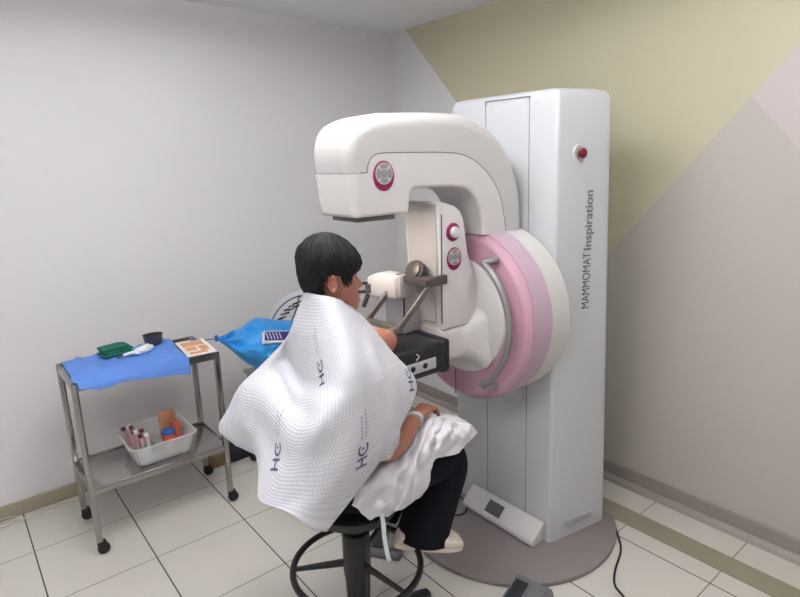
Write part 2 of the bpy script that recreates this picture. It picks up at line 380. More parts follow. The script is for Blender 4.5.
# side face frame for writing and button
sd = Vector((.98, -.17, 0)).normalized(); 
def side_pt(x, z, off=0.0):
    f = (x-1.895)/(2.25-.075*z/1.94-1.895)
    return Vector((x, 1.328+(1.262-1.328)*f+lean(z), z))+Vector((-.185, -.983, 0))*off
def side_text(s, m, z0, length, cap, xb, bold):
    me = text_mesh(s, 1.0, 0.0, 0, 1.0)
    xs = [v.co.x for v in me.vertices]; ys = [v.co.y for v in me.vertices]; x0, x1 = min(xs), max(xs)
    kx = length/(x1-x0); ky = cap/0.70
    bm = N(); bm.from_mesh(me); bpy.data.meshes.remove(me)
    if bold:
        pass
    for v in bm.verts:
        lx = (v.co.x-x0)*kx; ly = v.co.y*ky
        v.co = side_pt(xb-ly, z0+lx, .0012)
    return bm
obj('lettering', side_text('MAMMOMAT', 0, 1.085, .236, .041, 2.082, 0), 'text_black', ma, smooth=False)
bm = side_text('Inspiration', 0, 1.333, .240, .041, 2.082, 1)
for d in ((.0014, 0), (-.0014, 0), (0, .0012)):            # a heavier face: the same outlines laid slightly apart
    t = side_text('Inspiration', 0, 1.333+d[0], .240, .041, 2.082+d[1], 1)
    bmesh.ops.translate(t, vec=(0, -.0002*(1+abs(d[1])*1000), 0), verts=t.verts); merge(bm, t)
obj('lettering', bm, 'text_grey', ma, smooth=False)
P = side_pt(2.005, 1.72); axs = (Vector((.983, -.185, 0)), Vector((0, 0, 1)), Vector((-.185, -.983, 0)))
eb = obj('emergency_button', lathe([(0.036, -.003), (.034, .004), (.026, .005), (.022, .003), (0, .002)], P, axs, 28), 'white_plastic', ma)
eb['label'] = 'red emergency stop button in a white ring'
obj('red_cap', lathe([(0.008, .002), (.009, .012), (.019, .014), (.020, .022), (.014, .027), (0, .028)], P, axs, 24), 'red_knob', eb)
bm = N()
V = []
for x, z in ((1.985, .075), (2.15, .075), (2.15, .107), (1.985, .107)): V.append((x, z))
A = [bm.verts.new(side_pt(x, z, -.002)) for x, z in V]; B = [bm.verts.new(side_pt(x, z, .006)) for x, z in V]
bmesh.ops.convex_hull(bm, input=bm.verts); bevel_all(bm, bm.edges[:], .003, 2)
obj('grip_slot', bm, 'light_grey_plastic', ma)
# wedge console on the base
cs = obj('foot_console', prism([(1.815, .022), (1.893, .022), (1.893, .118), (1.880, .118), (1.808, .052), (1.806, .035)], 'y', 1.335, 1.765, .006, 3), 'white_plastic', ma)
nrm = Vector((-.066, 0, .072)).normalized(); up = Vector((.072, 0, .066)).normalized()
c0 = Vector((1.842, 1.585, .083))
bm = N()
for a in (-1, 1):
    for b in (-1, 1):
        for d in (-.002, .0022): bm.verts.new(c0+Vector((0, .045*a, 0))+up*.030*b+nrm*d)
bmesh.ops.convex_hull(bm, input=bm.verts); obj('screen', bm, 'screen_grey', cs, smooth=False)
# drum
y_, z_ = AX
O = (0, y_, z_)
obj('rear_ring', lathe([(0, 1.90), (.30, 1.90), (.366, 1.885), (.368, 1.772), (0, 1.772)], O, 'x', 96), 'pale_grey_drum', ma)
obj('lilac_ring', lathe([(0, 1.7715), (.366, 1.7715), (.366, 1.668), (0, 1.668)], O, 'x', 96), 'lilac_plastic', ma)
fd = obj('rose_face', lathe([(0, 1.6665), (.363, 1.6665), (.362, 1.662), (.340, 1.642), (.33, 1.640), (0, 1.640)], O, 'x', 96), 'rose_plastic', ma)
obj('hub', lathe([(.243, 1.6405), (.240, 1.632), (.228, 1.625), (.17, 1.618), (.08, 1.614), (0, 1.613)], (0, 1.612, 1.078), 'x', 72), 'white_plastic', ma)
obj('panel_seam', box((1.6375, 1.640, .715), (1.642, 1.6425, 1.41)), 'seam_dark', fd)
obj('cable_guide', lathe([(0, 1.862), (.052, 1.862), (.055, 1.867), (.055, 1.893), (0, 1.893)], (0, 1.53, .69), 'x', 36), 'arm_grey', ma)
# curved handle, concentric with the drum
pts = [(1.640, AX[0]-.195, AX[1]+.255), (1.612, AX[0]-.195, AX[1]+.255)]
for k in range(13):
    a = math.radians(126-72*k/6)
    a = math.radians(128-k*(256-180+0)/12*1.0) if False else math.radians(55-110*k/12)
    pts.append((1.592, AX[0]-.302*math.cos(a)-.0, AX[1]+.302*math.sin(a)))
pts += [(1.612, AX[0]-.195, AX[1]-.255), (1.642, AX[0]-.195, AX[1]-.255)]
obj('grab_handle', add_tube(N(), smooth_path(pts, 4), .0135, 14), 'handle_grey', ma)
# C-arm: shell outside the seam, cover inside it
YC, HW = 1.600, .110
OUT = [(1.020, 1.672), (1.014, 1.720), (1.020, 1.770), (1.045, 1.815), (1.10, 1.843), (1.17, 1.857), (1.30, 1.866), (1.45, 1.869), (1.55, 1.864), (1.64, 1.838), (1.735, 1.790), (1.81, 1.712), (1.86, 1.622), (1.885, 1.53), (1.893, 1.42)]
INN = [(1.094, 1.672), (1.095, 1.682), (1.099, 1.697), (1.109, 1.714), (1.126, 1.726), (1.160, 1.732), (1.28, 1.733), (1.42, 1.732), (1.50, 1.727), (1.57, 1.709), (1.64, 1.671), (1.695, 1.622), (1.735, 1.565), (1.757, 1.50), (1.775, 1.42)]
OUT = smooth_path([(x, 0, z) for x, z in OUT], 4); INN = smooth_path([(x, 0, z) for x, z in INN], 4)
def shell_ring(o, i, r=.05):
    d = (o-i); L = d.length; d.normalize(); i2 = i+d*.0022; r = min(r, L*.75)
    out = [i2+Vector((0, YC-HW, 0)), i2+d*(L*.12)+Vector((0, YC-HW, 0))]
    for k in range(7):
        t = PI/2*k/6; q = o-d*r+d*r*math.sin(t); out.append(Vector((q.x, YC-HW+r-r*math.cos(t), q.z)))
    for k in range(7):
        t = PI/2*(1-k/6); q = o-d*r+d*r*math.sin(t); out.append(Vector((q.x, YC+HW-r+r*math.cos(t), q.z)))
    return out+[i2+d*(L*.12)+Vector((0, YC+HW, 0)), i2+Vector((0, YC+HW, 0))]
arm = obj('arm_shell', loft([shell_ring(o, i) for o, i in zip(OUT, INN)]), 'arm_grey', ma)
inn = [(p.x, p.z) for p in INN]
low = [(1.641, 1.42), (1.637, 1.47), (1.625, 1.52), (1.603, 1.56), (1.572, 1.588), (1.53, 1.604), (1.47, 1.612), (1.38, 1.613), (1.288, 1.613), (1.275, 1.600), (1.266, 1.533), (1.040, 1.530), (1.028, 1.60), (1.0205, 1.670)]
bm = N(); A = [bm.verts.new((x, YC-HW, z)) for x, z in inn+low]; B = [bm.verts.new((x, YC+HW, z)) for x, z in inn+low]; n = len(A)
bm.faces.new(A); bm.faces.new(B[::-1]); es = []
for i in range(n):
    bm.faces.new((A[i], A[(i+1) % n], B[(i+1) % n], B[i]))
bmesh.ops.recalc_face_normals(bm, faces=bm.faces); bm.edges.ensure_lookup_table()
lay = bm.edges.layers.float.new('bevel_weight_edge')
lows = set((round(x, 4), round(z, 4)) for x, z in low)
for e in bm.edges:
    a, b = e.verts
    ka, kb = ((round(v.co.x, 4), round(v.co.z, 4)) in lows for v in (a, b))
    if abs(a.co.y-b.co.y) < .01 and ka and kb: e[lay] = 1.0 if max(a.co.x, b.co.x) < 1.054 else .35
    elif abs(a.co.y-b.co.y) > .01 and ka and a.co.z < 1.532 and a.co.x < 1.3: e[lay] = .35
cov = obj('arm_cover', bm, 'white_plastic', ma)
md = cov.modifiers.new('bevel', 'BEVEL'); md.limit_method = 'WEIGHT'; md.width = .034; md.segments = 4
# dark seam line between shell and cover
bm = N()
for yy in (YC-HW+.0006, YC+HW-.0006):
    add_tube(bm, [(1.066, yy, 1.6715)]+[(p.x, yy, p.z+.0008) for p in INN], .0017, 6)
obj('arm_seam', bm, 'seam_dark', arm)
# things on the tube head
obj('collimator', box((1.075, 1.53, 1.512), (1.235, 1.68, 1.531), .004, 2), 'key_dark', ma)
obj('lamp_window', box((1.11, 1.57, 1.5112), (1.19, 1.65, 1.5135)), 'lamp_glass', ma)
obj('light_field_guide', box((1.10, 1.505, 1.516), (1.20, 1.53, 1.531), .003, 2), 'key_dark', ma)
bm = N()
for k in range(5): add_box(bm, (1.13+.021*k, 1.57, 1.846+.003*k), (1.144+.021*k, 1.63, 1.853+.003*k), .001, 1)
obj('top_vent', bm, 'light_grey_plastic', ma)
def keypad(c, r, name='keypad', tilt=0):
    """magenta disc with a grey four-way pad, facing -y"""
    axs = (Vector((1, 0, 0)), Vector((0, 0, 1)), Vector((0, -1, 0)))
    bm = N(); t = lathe([(0, -.002), (r, -.002), (r, .002), (r*.95, .003), (0, .003)], (0, 0, 0), axs, 40)
    bmesh.ops.scale(t, vec=(.95, 1, 1.08), verts=t.verts); bmesh.ops.translate(t, vec=c, verts=t.verts); merge(bm, t)
    k = obj(name, bm, 'magenta', ma); k['label'] = 'magenta oval keypad with grey four-way buttons'
    c2 = Vector(c)+Vector((0, 0, r*.17)); R2 = r*.78
    obj('pad_plate', lathe([(0, .003), (R2, .003), (R2, .0045), (0, .0045)], c2, axs, 36), 'light_grey_plastic', k)
    for q in range(4):
        bb = N(); a0 = math.radians(90*q+12); a1 = math.radians(90*q+78)
        a0 += PI/4; a1 += PI/4
        arc = [(R2*.90*math.cos(a0+(a1-a0)*j/8), R2*.90*math.sin(a0+(a1-a0)*j/8)) for j in range(9)]+[(R2*.46*math.cos(a1-(a1-a0)*j/8), R2*.46*math.sin(a1-(a1-a0)*j/8)) for j in range(9)]
        add_prism(bb, [(c2.x+x, c2.z+z) for x, z in arc], 'y', c2.y-.0062, c2.y-.0044)
        obj('arrow_key', bb, 'key_grey', k, smooth=False)
    obj('centre_key', lathe([(0, .0044), (R2*.36, .0044), (R2*.36, .0066), (0, .0066)], c2, axs, 24), 'key_grey', k)
keypad((1.159, YC-HW, 1.660), .045)
# compression unit
CU = [(1.431, 1.075), (1.41, 1.557), (1.43, 1.559), (1.496, 1.540), (1.525, 1.520), (1.542, 1.488), (1.566, 1.357), (1.628, 1.20), (1.64, 1.075)]
obj('compression_column', prism(CU, 'y', 1.50, 1.69, .006, 3), 'white_plastic', ma)
# recessed grey front between two slanted white flanks
bm = N(); A = [bm.verts.new(p) for p in ((1.407, 1.512, 1.552), (1.407, 1.678, 1.552), (1.412, 1.672, 1.35), (1.424, 1.63, 1.10), (1.424, 1.535, 1.10), (1.412, 1.512, 1.35))]
B = [bm.verts.new(v.co+Vector((.02, 0, 0))) for v in A]; bmesh.ops.convex_hull(bm, input=bm.verts)
obj('front_panel', bm, 'panel_grey', ma, smooth=False)
obj('slide_slot', box((1.4235, 1.4985, 1.105), (1.4285, 1.502, 1.515)), 'seam_dark', ma)
axs = (Vector((1, 0, 0)), Vector((0, 0, 1)), Vector((0, -1, 0)))
kb = obj('rotary_knob', lathe([(0, 0), (.034, 0), (.034, .004), (.029, .008), (.0, .008)], (1.484, 1.50, 1.446), axs, 32), 'magenta', ma); kb['label'] = 'magenta knob with a white cap'
obj('knob_cap', lathe([(.021, .007), (.021, .017), (.019, .020), (0, .021)], (1.484, 1.50, 1.446), axs, 28), 'white_plastic', kb)
keypad((1.490, 1.50, 1.345), .040)
# support arm from the hub to the object table
rings = []
for x, yc, zc, hw, hh in ((1.425, 1.615, 1.008, .118, .068), (1.50, 1.615, 1.008, .118, .070), (1.555, 1.613, 1.008, .122, .076), (1.59, 1.612, 1.008, .138, .092), (1.61, 1.612, 1.01, .160, .112), (1.625, 1.612, 1.01, .182, .130)):
    rings.append([(x, yc+a, zc+b) for a, b in rrect(hw, hh, .05 if x > 1.5 else .03, 5)])
obj('support_arm', loft(rings), 'white_plastic', ma, angle=60)
# black object table
tb = obj('object_table', prism(rrect(.155, .062, .018, 4) and [(1.615+a, .988+b) for a, b in rrect(.152, .062, .02, 4)], 'x', 1.165, 1.43, .008, 3), 'carbon_black', ma); tb['label'] = 'black breast support table'
obj('side_plate', box((1.19, 1.4605, .955), (1.358, 1.466, .998), .003, 2), 'light_grey_plastic', tb)
for x in (1.243, 1.302): obj('plate_button', disc((x, 1.4605, .977), .011, 'y', -.002, .001, 20), 'black_plastic', tb)
bm = N(); add_tube(bm, [(1.262, 1.462, 1.030), (1.276, 1.462, 1.018), (1.262, 1.462, 1.006)], .0022, 6); obj('arrow_mark', bm, 'white_plastic', tb)
obj('end_cap', box((1.385, 1.459, .922), (1.432, 1.771, 1.054), .014, 4), 'black_plastic', tb)
# compression paddle: carriage, round clamp, fork arms and clear plate
obj('paddle_carriage', box((1.355, 1.482, 1.258), (1.440, 1.503, 1.292), .003, 2), 'bracket_brown', ma)
bm = box((1.335, 1.487, 1.262), (1.40, 1.66, 1.288), .003, 2); obj('carriage_bar', bm, 'bracket_brown', ma)
bm = lathe([(0, -.02), (.030, -.02), (.036, -.016), (.036, 0), (.031, .004), (.031, .014), (.022, .02), (0, .02)], (1.368, 1.560, 1.300), 'z', 32)
bmesh.ops.scale(bm, vec=(1.2, 1.2, .8), space=Matrix.Translation((-1.368, -1.56, -1.30)), verts=bm.verts)
bmesh.ops.translate(bm, vec=(0, .03, .004), verts=bm.verts)
bmesh.ops.rotate(bm, cent=(1.368, 1.59, 1.304), matrix=Matrix.Rotation(math.radians(-62), 3, 'Y'), verts=bm.verts)
obj('clamp_wheel', bm, 'bracket_brown', ma)
for yy in (1.492, 1.675):
    bm = N(); p0 = Vector((1.365, yy, 1.268)); p1 = Vector((1.205, yy, 1.125)); u = (p1-p0).normalized(); nn = Vector((-u.z, 0, u.x))
    for q in (p0, p1):
        for a in (-.011, .011):
            for b in (-.005, .005): bm.verts.new(q+nn*a+Vector((0, b, 0)))
    bmesh.ops.convex_hull(bm, input=bm.verts); bevel_all(bm, bm.edges[:], .002, 2); obj('fork_arm', bm, 'bracket_rod', ma)
bm = N()
add_box(bm, (1.195, 1.485, 1.112), (1.225, 1.685, 1.134), .004, 2)
obj('paddle_rail', bm, 'bracket_rod', ma)
bm = N(); 
for a, b in (((1.05, 1.50, 1.118), (1.21, 1.508, 1.134)), ((1.05, 1.715, 1.118), (1.21, 1.723, 1.134)), ((1.05, 1.50, 1.118), (1.056, 1.723, 1.134))): add_box(bm, a, b, .002, 1)
add_box(bm, (1.05, 1.50, 1.116), (1.21, 1.723, 1.119))
pd = obj('compression_paddle', bm, 'clear_paddle', ma); pd['label'] = 'clear compression paddle'
# warm light field lamp inside the tube head
l = bpy.data.lights.new('field_lamp', 'AREA'); l.shape = 'RECTANGLE'; l.size = .07; l.size_y = .08; l.energy = 1.5; l.color = (1, .86, .74)
lo = bpy.data.objects.new('field_lamp', l); C.objects.link(lo); lo.location = (1.15, 1.63, 1.505); lo.rotation_euler = (0, math.radians(-12), 0)

# ------------------------------------------------------------------ biopsy unit standing on the object table
bu = thing('biopsy_unit', 'small white needle-guide unit with grey post standing on the black table', 'medical device', (1.385, 1.685, 1.05))
obj('post', box((1.337, 1.628, 1.0505), (1.436, 1.735, 1.262), .006, 3), 'post_grey', bu)
obj('post_slot', box((1.343, 1.6262, 1.08), (1.350, 1.6295, 1.235)), 'black_plastic', bu)
bm = N(); hx = [(1.255, 1.185), (1.372, 1.198), (1.372, 1.292), (1.34, 1.300), (1.285, 1.288), (1.250, 1.245)]
add_prism(bm, [(1.628, 1.196), (1.790, 1.182), (1.815, 1.212), (1.80, 1.262), (1.745, 1.284), (1.628, 1.284)], 'x', 1.30, 1.385, .010, 3)
obj('needle_housing', bm, 'white_plastic', bu)
obj('side_cover', box((1.315, 1.612, 1.198), (1.385, 1.632, 1.290), .006, 3), 'post_grey', bu)
bm = N(); add_tube(bm, [(1.30, 1.79, 1.20), (1.30, 1.79, 1.235)], .014, 10); add_tube(bm, [(1.31, 1.80, 1.20), (1.30, 1.83, 1.135)], .010, 8)
obj('needle_arm', bm, 'bracket_brown', bu)
for z in (1.238, 1.204): obj('thumb_screw', add_tube(N(), [(1.295, 1.79, z), (1.278, 1.82, z-.003), (1.27, 1.835, z-.003)], [.006, .006, .010], 10), 'black_plastic', bu)

# ------------------------------------------------------------------ instrument trolley
TX0, TX1, TY0, TY1, TZ, SZ = .335, .975, 2.61, 2.97, .82, .325
tr = thing('instrument_trolley', 'stainless steel two-shelf trolley on black castors against the pale wall', 'trolley', (.655, 2.79, 0))
def tray(z, h):
    bm = N(); add_box(bm, (TX0, TY0, z-.006), (TX1, TY1, z), .002, 2)
    for a, b in (((TX0, TY0, z-h), (TX1, TY0+.004, z+.004)), ((TX0, TY1-.004, z-h), (TX1, TY1, z+.004)), ((TX0, TY0, z-h), (TX0+.004, TY1, z+.004)), ((TX1-.004, TY0, z-h), (TX1, TY1, z+.004))): add_box(bm, a, b, .001, 1)
    return bm
obj('top_shelf', tray(TZ, .030), 'steel_shelf', tr); obj('lower_shelf', tray(SZ, .028), 'steel_shelf', tr)
for lx in (TX0+.010, TX1-.010):
    for ly in (TY0+.010, TY1-.010):
        sx_ = -1 if lx < .6 else 1; sy_ = -1 if ly < 2.8 else 1
        lg = obj('leg', box((lx-.0125, ly-.0125, .062), (lx+.0125, ly+.0125, TZ+.002), .003, 2), 'steel', tr)
        cb = N(); add_lathe(cb, [(0, 0), (.024, 0), (.026, .004), (.026, .018), (.024, .022), (0, .022)], (lx+.012, ly-.011, .0265), 'y', 22)
        add_box(cb, (lx-.012, ly-.015, .036), (lx+.026, ly+.015, .066), .006, 2)
        obj('castor', cb, 'black_rubber', tr)
# blue cloth on the trolley
g = [[Vector(p) for p in r] for r in TRCL]
G2 = catmull_grid([[tuple(p) for p in r] for r in g], 10, 8)
for i, r in enumerate(G2):
    for j, p in enumerate(r):
        nz = noise.noise(Vector((p.x*9, p.y*9, 1.3)))
        on = p.y > TY0-.004
        if on: p.z = TZ+.0075+max(0, nz)*.010+.012*max(0, .22-abs(noise.noise(Vector((p.x*9, p.y*7+p.x*4, 4)))))*4
        else: p.z = min(TZ-.002, p.z-.012+.006*nz); p.y = TY0-.014-.006*nz
        if p.x < TX0+.035: p.x += .006*nz
cl = obj('drape_cloth', sheet(G2), 'blue_drape'); thicken(cl, .002, 1.0); tag(cl, 'blue cloth spread over the top of the steel trolley', 'cloth')
def folded(name, c, sx, sy, h, layers, m, rot, label, cat):
    bm = N()
    for k in range(layers):
        z0 = c[2]+h*k/layers; j = .006*math.sin(k*2.1); s = 1-.05*k
        t = box((-sx/2*s, -sy/2*s, z0), (sx/2*s, sy/2*s, z0+h/layers*.96), h/layers*.42, 4)
        bmesh.ops.subdivide_edges(t, edges=[e for e in t.edges if e.calc_length() > .03], cuts=5, use_grid_fill=True)
        for v in t.verts: v.co.z += .004*noise.noise(Vector((v.co.x*25+k, v.co.y*25, k))); v.co.x += j; v.co.y += .004*noise.noise(Vector((v.co.x*20, k, v.co.y*20)))
        bmesh.ops.rotate(t, cent=(0, 0, 0), matrix=Matrix.Rotation(rot+.08*math.sin(k*3), 3, 'Z'), verts=t.verts)
        bmesh.ops.translate(t, vec=(c[0], c[1], 0), verts=t.verts); merge(bm, t)
    o = obj(name, bm, m, angle=70); return tag(o, label, cat)
folded('folded_towel', (.575, 2.885, TZ+.021), .135, .095, .042, 3, 'green_cloth', .18, 'folded dark green cloth lying on the blue trolley cloth', 'cloth')
bm = lathe([(0, .002), (.030, .0), (.040, .004), (.044, .020), (.047, .046), (.050, .048), (.050, .050), (.046, .049), (.042, .022), (.036, .007), (0, .005)], (.765, 2.925, TZ+.019), 'z', 36)
bmesh.ops.scale(bm, vec=(1.0, .75, 1), space=Matrix.Translation((-.765, -2.925, 0)), verts=bm.verts)
tag(obj('steel_bowl', bm, 'dark_steel'), 'small oval steel bowl standing on the blue cloth', 'bowl')
bm = N(); t = bmesh.new(); bmesh.ops.create_icosphere(t, subdivisions=4, radius=1)
for v in t.verts:
    n_ = noise.noise(v.co*2.2); v.co = Vector((v.co.x*.055*(1+.25*n_), v.co.y*.026*(1+.5*n_), max(-.5, v.co.z)*.017*(1+.7*n_)))
bmesh.ops.rotate(t, cent=(0, 0, 0), matrix=Matrix.Rotation(.5, 3, 'Z'), verts=t.verts); bmesh.ops.translate(t, vec=(.690, 2.82, TZ+.031), verts=t.verts); merge(bm, t)
tag(obj('gauze', bm, 'white_gauze', angle=180), 'crumpled white gauze lying on the blue trolley cloth', 'gauze')
sy = thing('syringe', 'thin clear syringe packet lying beside the white gauze', 'syringe', (.62, 2.80, TZ+.022))
obj('barrel', add_tube(N(), [(.590, 2.795, TZ+.031), (.655, 2.815, TZ+.031)], .0075, 12), 'white_gauze', sy)
obj('plunger', add_tube(N(), [(.562, 2.786, TZ+.030), (.590, 2.795, TZ+.031)], [.006, .003], 10), 'steel', sy)
# printed leaflet
lf = thing('leaflet', 'white leaflet printed in orange on the right end of the trolley top', 'paper', (.925, 2.76, TZ+.006))
rot = Matrix.Translation((.915, 2.755, TZ)) @ Matrix.Rotation(-.10, 4, 'Z')
obj('sheet', box((-.070, -.135, .0052), (.070, .135, .0070), 0, 1, rot), 'paper_white', lf, smooth=False)
bm = N()
for a, b in (((-.052, .03), (.052, .105)), ((-.052, -.05), (.0, .015)), ((.012, -.07), (.052, .012)), ((-.050, -.11), (.035, -.075))): add_box(bm, (a[0], a[1], .0068), (b[0], b[1], .0076), 0, 1, rot)
obj('print', bm, 'paper_orange', lf, smooth=False)
# clear bin and contents
bn = thing('storage_bin', 'clear plastic bin of supplies on the lower trolley shelf', 'bin', (.685, 2.79, SZ+.001))
def bin_ring(z, hx_, hy_): return [(.685+a, 2.79+b, z) for a, b in rrect(hx_, hy_, .03, 4)]
zb = SZ+.002
rings = [bin_ring(zb, .118, .118), bin_ring(zb+.008, .126, .126), bin_ring(zb+.100, .148, .150), bin_ring(zb+.104, .158, .160), bin_ring(zb+.110, .158, .160), bin_ring(zb+.110, .150, .152), bin_ring(zb+.100, .1455, .1475), bin_ring(zb+.010, .1235, .1235)]
obj('tub', loft(rings), 'clear_bin', bn)
zi = zb+.0115
can = thing('tin_can', 'small round tin with blue lid and orange label in the bin', 'tin', (.735, 2.765, zi))
obj('body', lathe([(0, 0), (.029, 0), (.030, .003), (.030, .030), (0, .030)], (.735, 2.765, zi), 'z', 30), 'can_white', can)
obj('label_band', lathe([(.0295, .030), (.0305, .030), (.0305, .075), (.0295, .075)], (.735, 2.765, zi), 'z', 30), 'can_orange', can)
obj('lid', lathe([(0, .075), (.032, .075), (.032, .089), (.029, .092), (.024, .089), (0, .089)], (.735, 2.765, zi), 'z', 30), 'can_blue', can)
def carton(name, c, s, rz, m, label, rx=0):
    M4 = Matrix.Translation(c) @ Matrix.Rotation(rz, 4, 'Z') @ Matrix.Rotation(rx, 4, 'X')
    o = obj(name, box((-s[0]/2, -s[1]/2, 0), (s[0]/2, s[1]/2, s[2]), .002, 2, M4), m); tag(o, label, 'box'); return o
carton('carton', (.765, 2.868, zi), (.075, .030, .150), .15, 'carton_tan', 'tall tan carton standing at the rear right of the clear bin')
carton('carton', (.786, 2.800, zi), (.030, .060, .115), .1, 'carton_red', 'reddish carton beside the blue-lidded tin, at the bin right side')
carton('carton', (.640, 2.745, zi), (.05, .04, .055), .3, 'pack_green', 'dark green packet low in the middle of the clear bin')
for k in range(8):
    x = .578+.009*(k % 2)+.007*k; y = 2.90-.024*k
    tb_ = obj('sample_tube', add_tube(N(), [(x, y, zi+.008), (x-.012+.006*(k % 3), y+.012, zi+.098+.008*(k % 3))], [.0095, .0085], 12), 'tube_pink')
    tag(tb_, 'pale pink tube in the row along the left side of the clear bin', 'tube', 'tubes in the clear bin')
    cp = obj('cap', add_tube(N(), [(x-.012+.006*(k % 3), y+.012, zi+.092+.008*(k % 3)), (x-.014+.006*(k % 3), y+.014, zi+.108+.008*(k % 3))], .0105, 12), 'tube_maroon' if k % 3 != 1 else 'can_white', tb_)
bm = lathe([(.012, -.016), (.030, -.016), (.031, -.012), (.031, .012), (.030, .016), (.012, .016), (.012, -.016)], (.605, 2.69, zi+.0315), 'y', 28)
tag(obj('tape_roll', bm, 'white_gauze'), 'roll of white tape standing at the front of the clear bin', 'roll')

# ------------------------------------------------------------------ covered side table, blue drape, packet and round board behind the patient
st = thing('side_table', 'small wheeled table under the blue plastic drape behind the patient', 'table', (1.45, 2.80, 0))
obj('table_top', box((1.24, 2.64, .545), (1.78, 2.97, .565), .004, 2), 'steel_shelf', st)
for lx in (1.225, 1.765):
    for ly in (2.675, 2.93):
        obj('leg', add_tube(N(), [(lx+.03, ly, .05), (lx+.03, ly, .545)], .011, 12), 'steel', st)
        cb = N(); add_lathe(cb, [(0, -.012), (.026, -.012), (.028, -.006), (.028, .006), (.026, .012), (0, .012)], (lx+.02, ly, .0285), 'y', 20); add_box(cb, (lx+.012, ly-.016, .036), (lx+.044, ly+.016, .066), .005, 2)
        obj('castor', cb, 'black_rubber', st)
bm = N()
add_box(bm, (1.30, 2.80, .566), (1.74, 2.95, .70), .02, 3); pb = obj('storage_box', bm, 'light_grey_plastic'); tag(pb, 'grey box under the blue drape on the side table', 'box')
G2 = catmull_grid(BLUE, 9, 8)
for i, r in enumerate(G2):
    for j, p in enumerate(r):
        f = min(1, i/18); a = math.atan2(j-12, i+2)
        d = .045*f*(abs(noise.noise(Vector((p.x*3.5, p.z*20, 2))))-.2)+.026*f*math.sin(a*15+p.x*5)*math.exp(-i/38)+.035*(abs(noise.noise(Vector((p.x*11, p.z*17+p.x*8, 7))))-.2)*f
        if i > 6: d += min(1, (i-6)/12)*(-.034*math.exp(-((j-5.2-.03*i)/1.3)**2)+.016*math.exp(-((j-2.2)/1.6)**2)-.012*math.exp(-((j-15+.12*i)/1.4)**2))
        p += Vector((-.4*d, -.9*d, .5*d))
bd = thing('plastic_drape', 'bright blue plastic drape gathered to a tied point beside the trolley', 'drape', (1.35, 2.75, .60))
ds = obj('drape_sheet', sheet(G2), 'blue_plastic', bd); thicken(ds, .0025, 1.0)
obj('tie_string', add_tube(N(), smooth_path([(1.068, 2.855, .818), (1.02, 2.86, .818), (.955, 2.87, .829), (.93, 2.88, .831)], 4), .0035, 8), 'can_blue', bd)
obj('knot', add_tube(N(), smooth_path([(1.058, 2.858, .802), (1.066, 2.855, .816), (1.060, 2.860, .832)], 4), .008, 8), 'can_blue', bd)
pk = thing('printed_packet', 'purple and white printed packet lying on the blue plastic drape', 'packet', (1.35, 2.65, .75))
ori = Vector((1.234, 2.66, .856)); ex = (Vector((1.439, 2.66, .816))-ori).normalized(); ez = (Vector((1.212, 2.625, .806))-ori).normalized(); en = ex.cross(ez).normalized()
if en.y > 0: en = -en
def pk_box(u0, u1, v0, v1, d0, d1):
    bm = N()
    for u in (u0, u1):
        for v in (v0, v1):
            for d in (d0, d1): bm.verts.new(ori+ex*u+ez*v+en*d)
    bmesh.ops.convex_hull(bm, input=bm.verts); return bm
obj('pouch', pk_box(0, .24, 0, .066, 0, .022), 'board_white', pk, smooth=False)
bm = pk_box(.004, .24, .005, .054, .021, .0232)
obj('print', bm, 'packet_purple', pk, smooth=False)
bm = N()
for k in range(5):
    q = N()
    for d in (.0222, .0238):
        for u, v in ((.008+.019*k, .010), (.013+.019*k, .010), (.028+.019*k, .048), (.023+.019*k, .048)): q.verts.new(ori+ex*u+ez*v+en*d)
    bmesh.ops.convex_hull(q, input=q.verts); merge(bm, q)
obj('stripes', bm, 'board_white', pk, smooth=False)
# round board
rb = thing('round_board', 'round white board with black rim line and lettering behind the blue drape', 'board', (1.66, 3.02, .566))
BX, BY, BZ, BR = 1.735, 3.02, .665, .29
axs = (Vector((.83, -.55, 0)), Vector((0, 0, 1)), Vector((-.55, -.83, 0)))
bo = Vector((BX, BY, BZ))
def bpt(u, v, d): return bo+axs[0]*u+axs[1]*v+axs[2]*d
bm = N(); n = 72; ring = [(BR*math.cos(2*PI*k/n), max(-.15, BR*math.sin(2*PI*k/n))) for k in range(n)]
A = [bm.verts.new(bpt(u, v, 0)) for u, v in ring]; B = [bm.verts.new(bpt(u, v, .018)) for u, v in ring]; bm.faces.new(A); bm.faces.new(B[::-1])
for k in range(n): bm.faces.new((A[k], A[(k+1) % n], B[(k+1) % n], B[k]))
obj('panel', bm, 'board_white', rb, angle=30)
bm = N()
a0, a1 = math.radians(12), math.radians(168)
for s in (1, -1):
    add_tube(bm, [bpt(s*(BR-.032)*math.cos(math.radians(8+72*k/24)), (BR-.032)*math.sin(math.radians(8+72*k/24)), .0185) for k in range(25)]+[bpt(s*(.066+.10*math.sin(t/12*1.2)**2), .258-.020*t, .0185) for t in range(1, 13)], .0035, 6)
obj('rim_line', bm, 'board_black', rb)
for s in (1, -1):
    bm = N()
    for k in range(6):
        a = math.radians(28+9.5*k); r0 = BR-.078; c_ = Vector((s*r0*math.cos(a), r0*math.sin(a))); 
        for dd in (-.010, .010):
            p0 = c_+Vector((-.016, dd-.004)); p1 = c_+Vector((.018, dd+.006))
            add_tube(bm, [bpt(p0.x, p0.y, .0185), bpt(p1.x, p1.y, .0185)], .0045 if k % 2 else .006, 6)
    obj('lettering', bm, 'board_black', rb)
obj('grey_band', loft([[bpt(u, v, d) for u, v in ((-.05, -.15), (.05, -.15), (.034, .272), (-.034, .272))] for d in (.0185, .022)]), 'board_grey', rb, smooth=False)
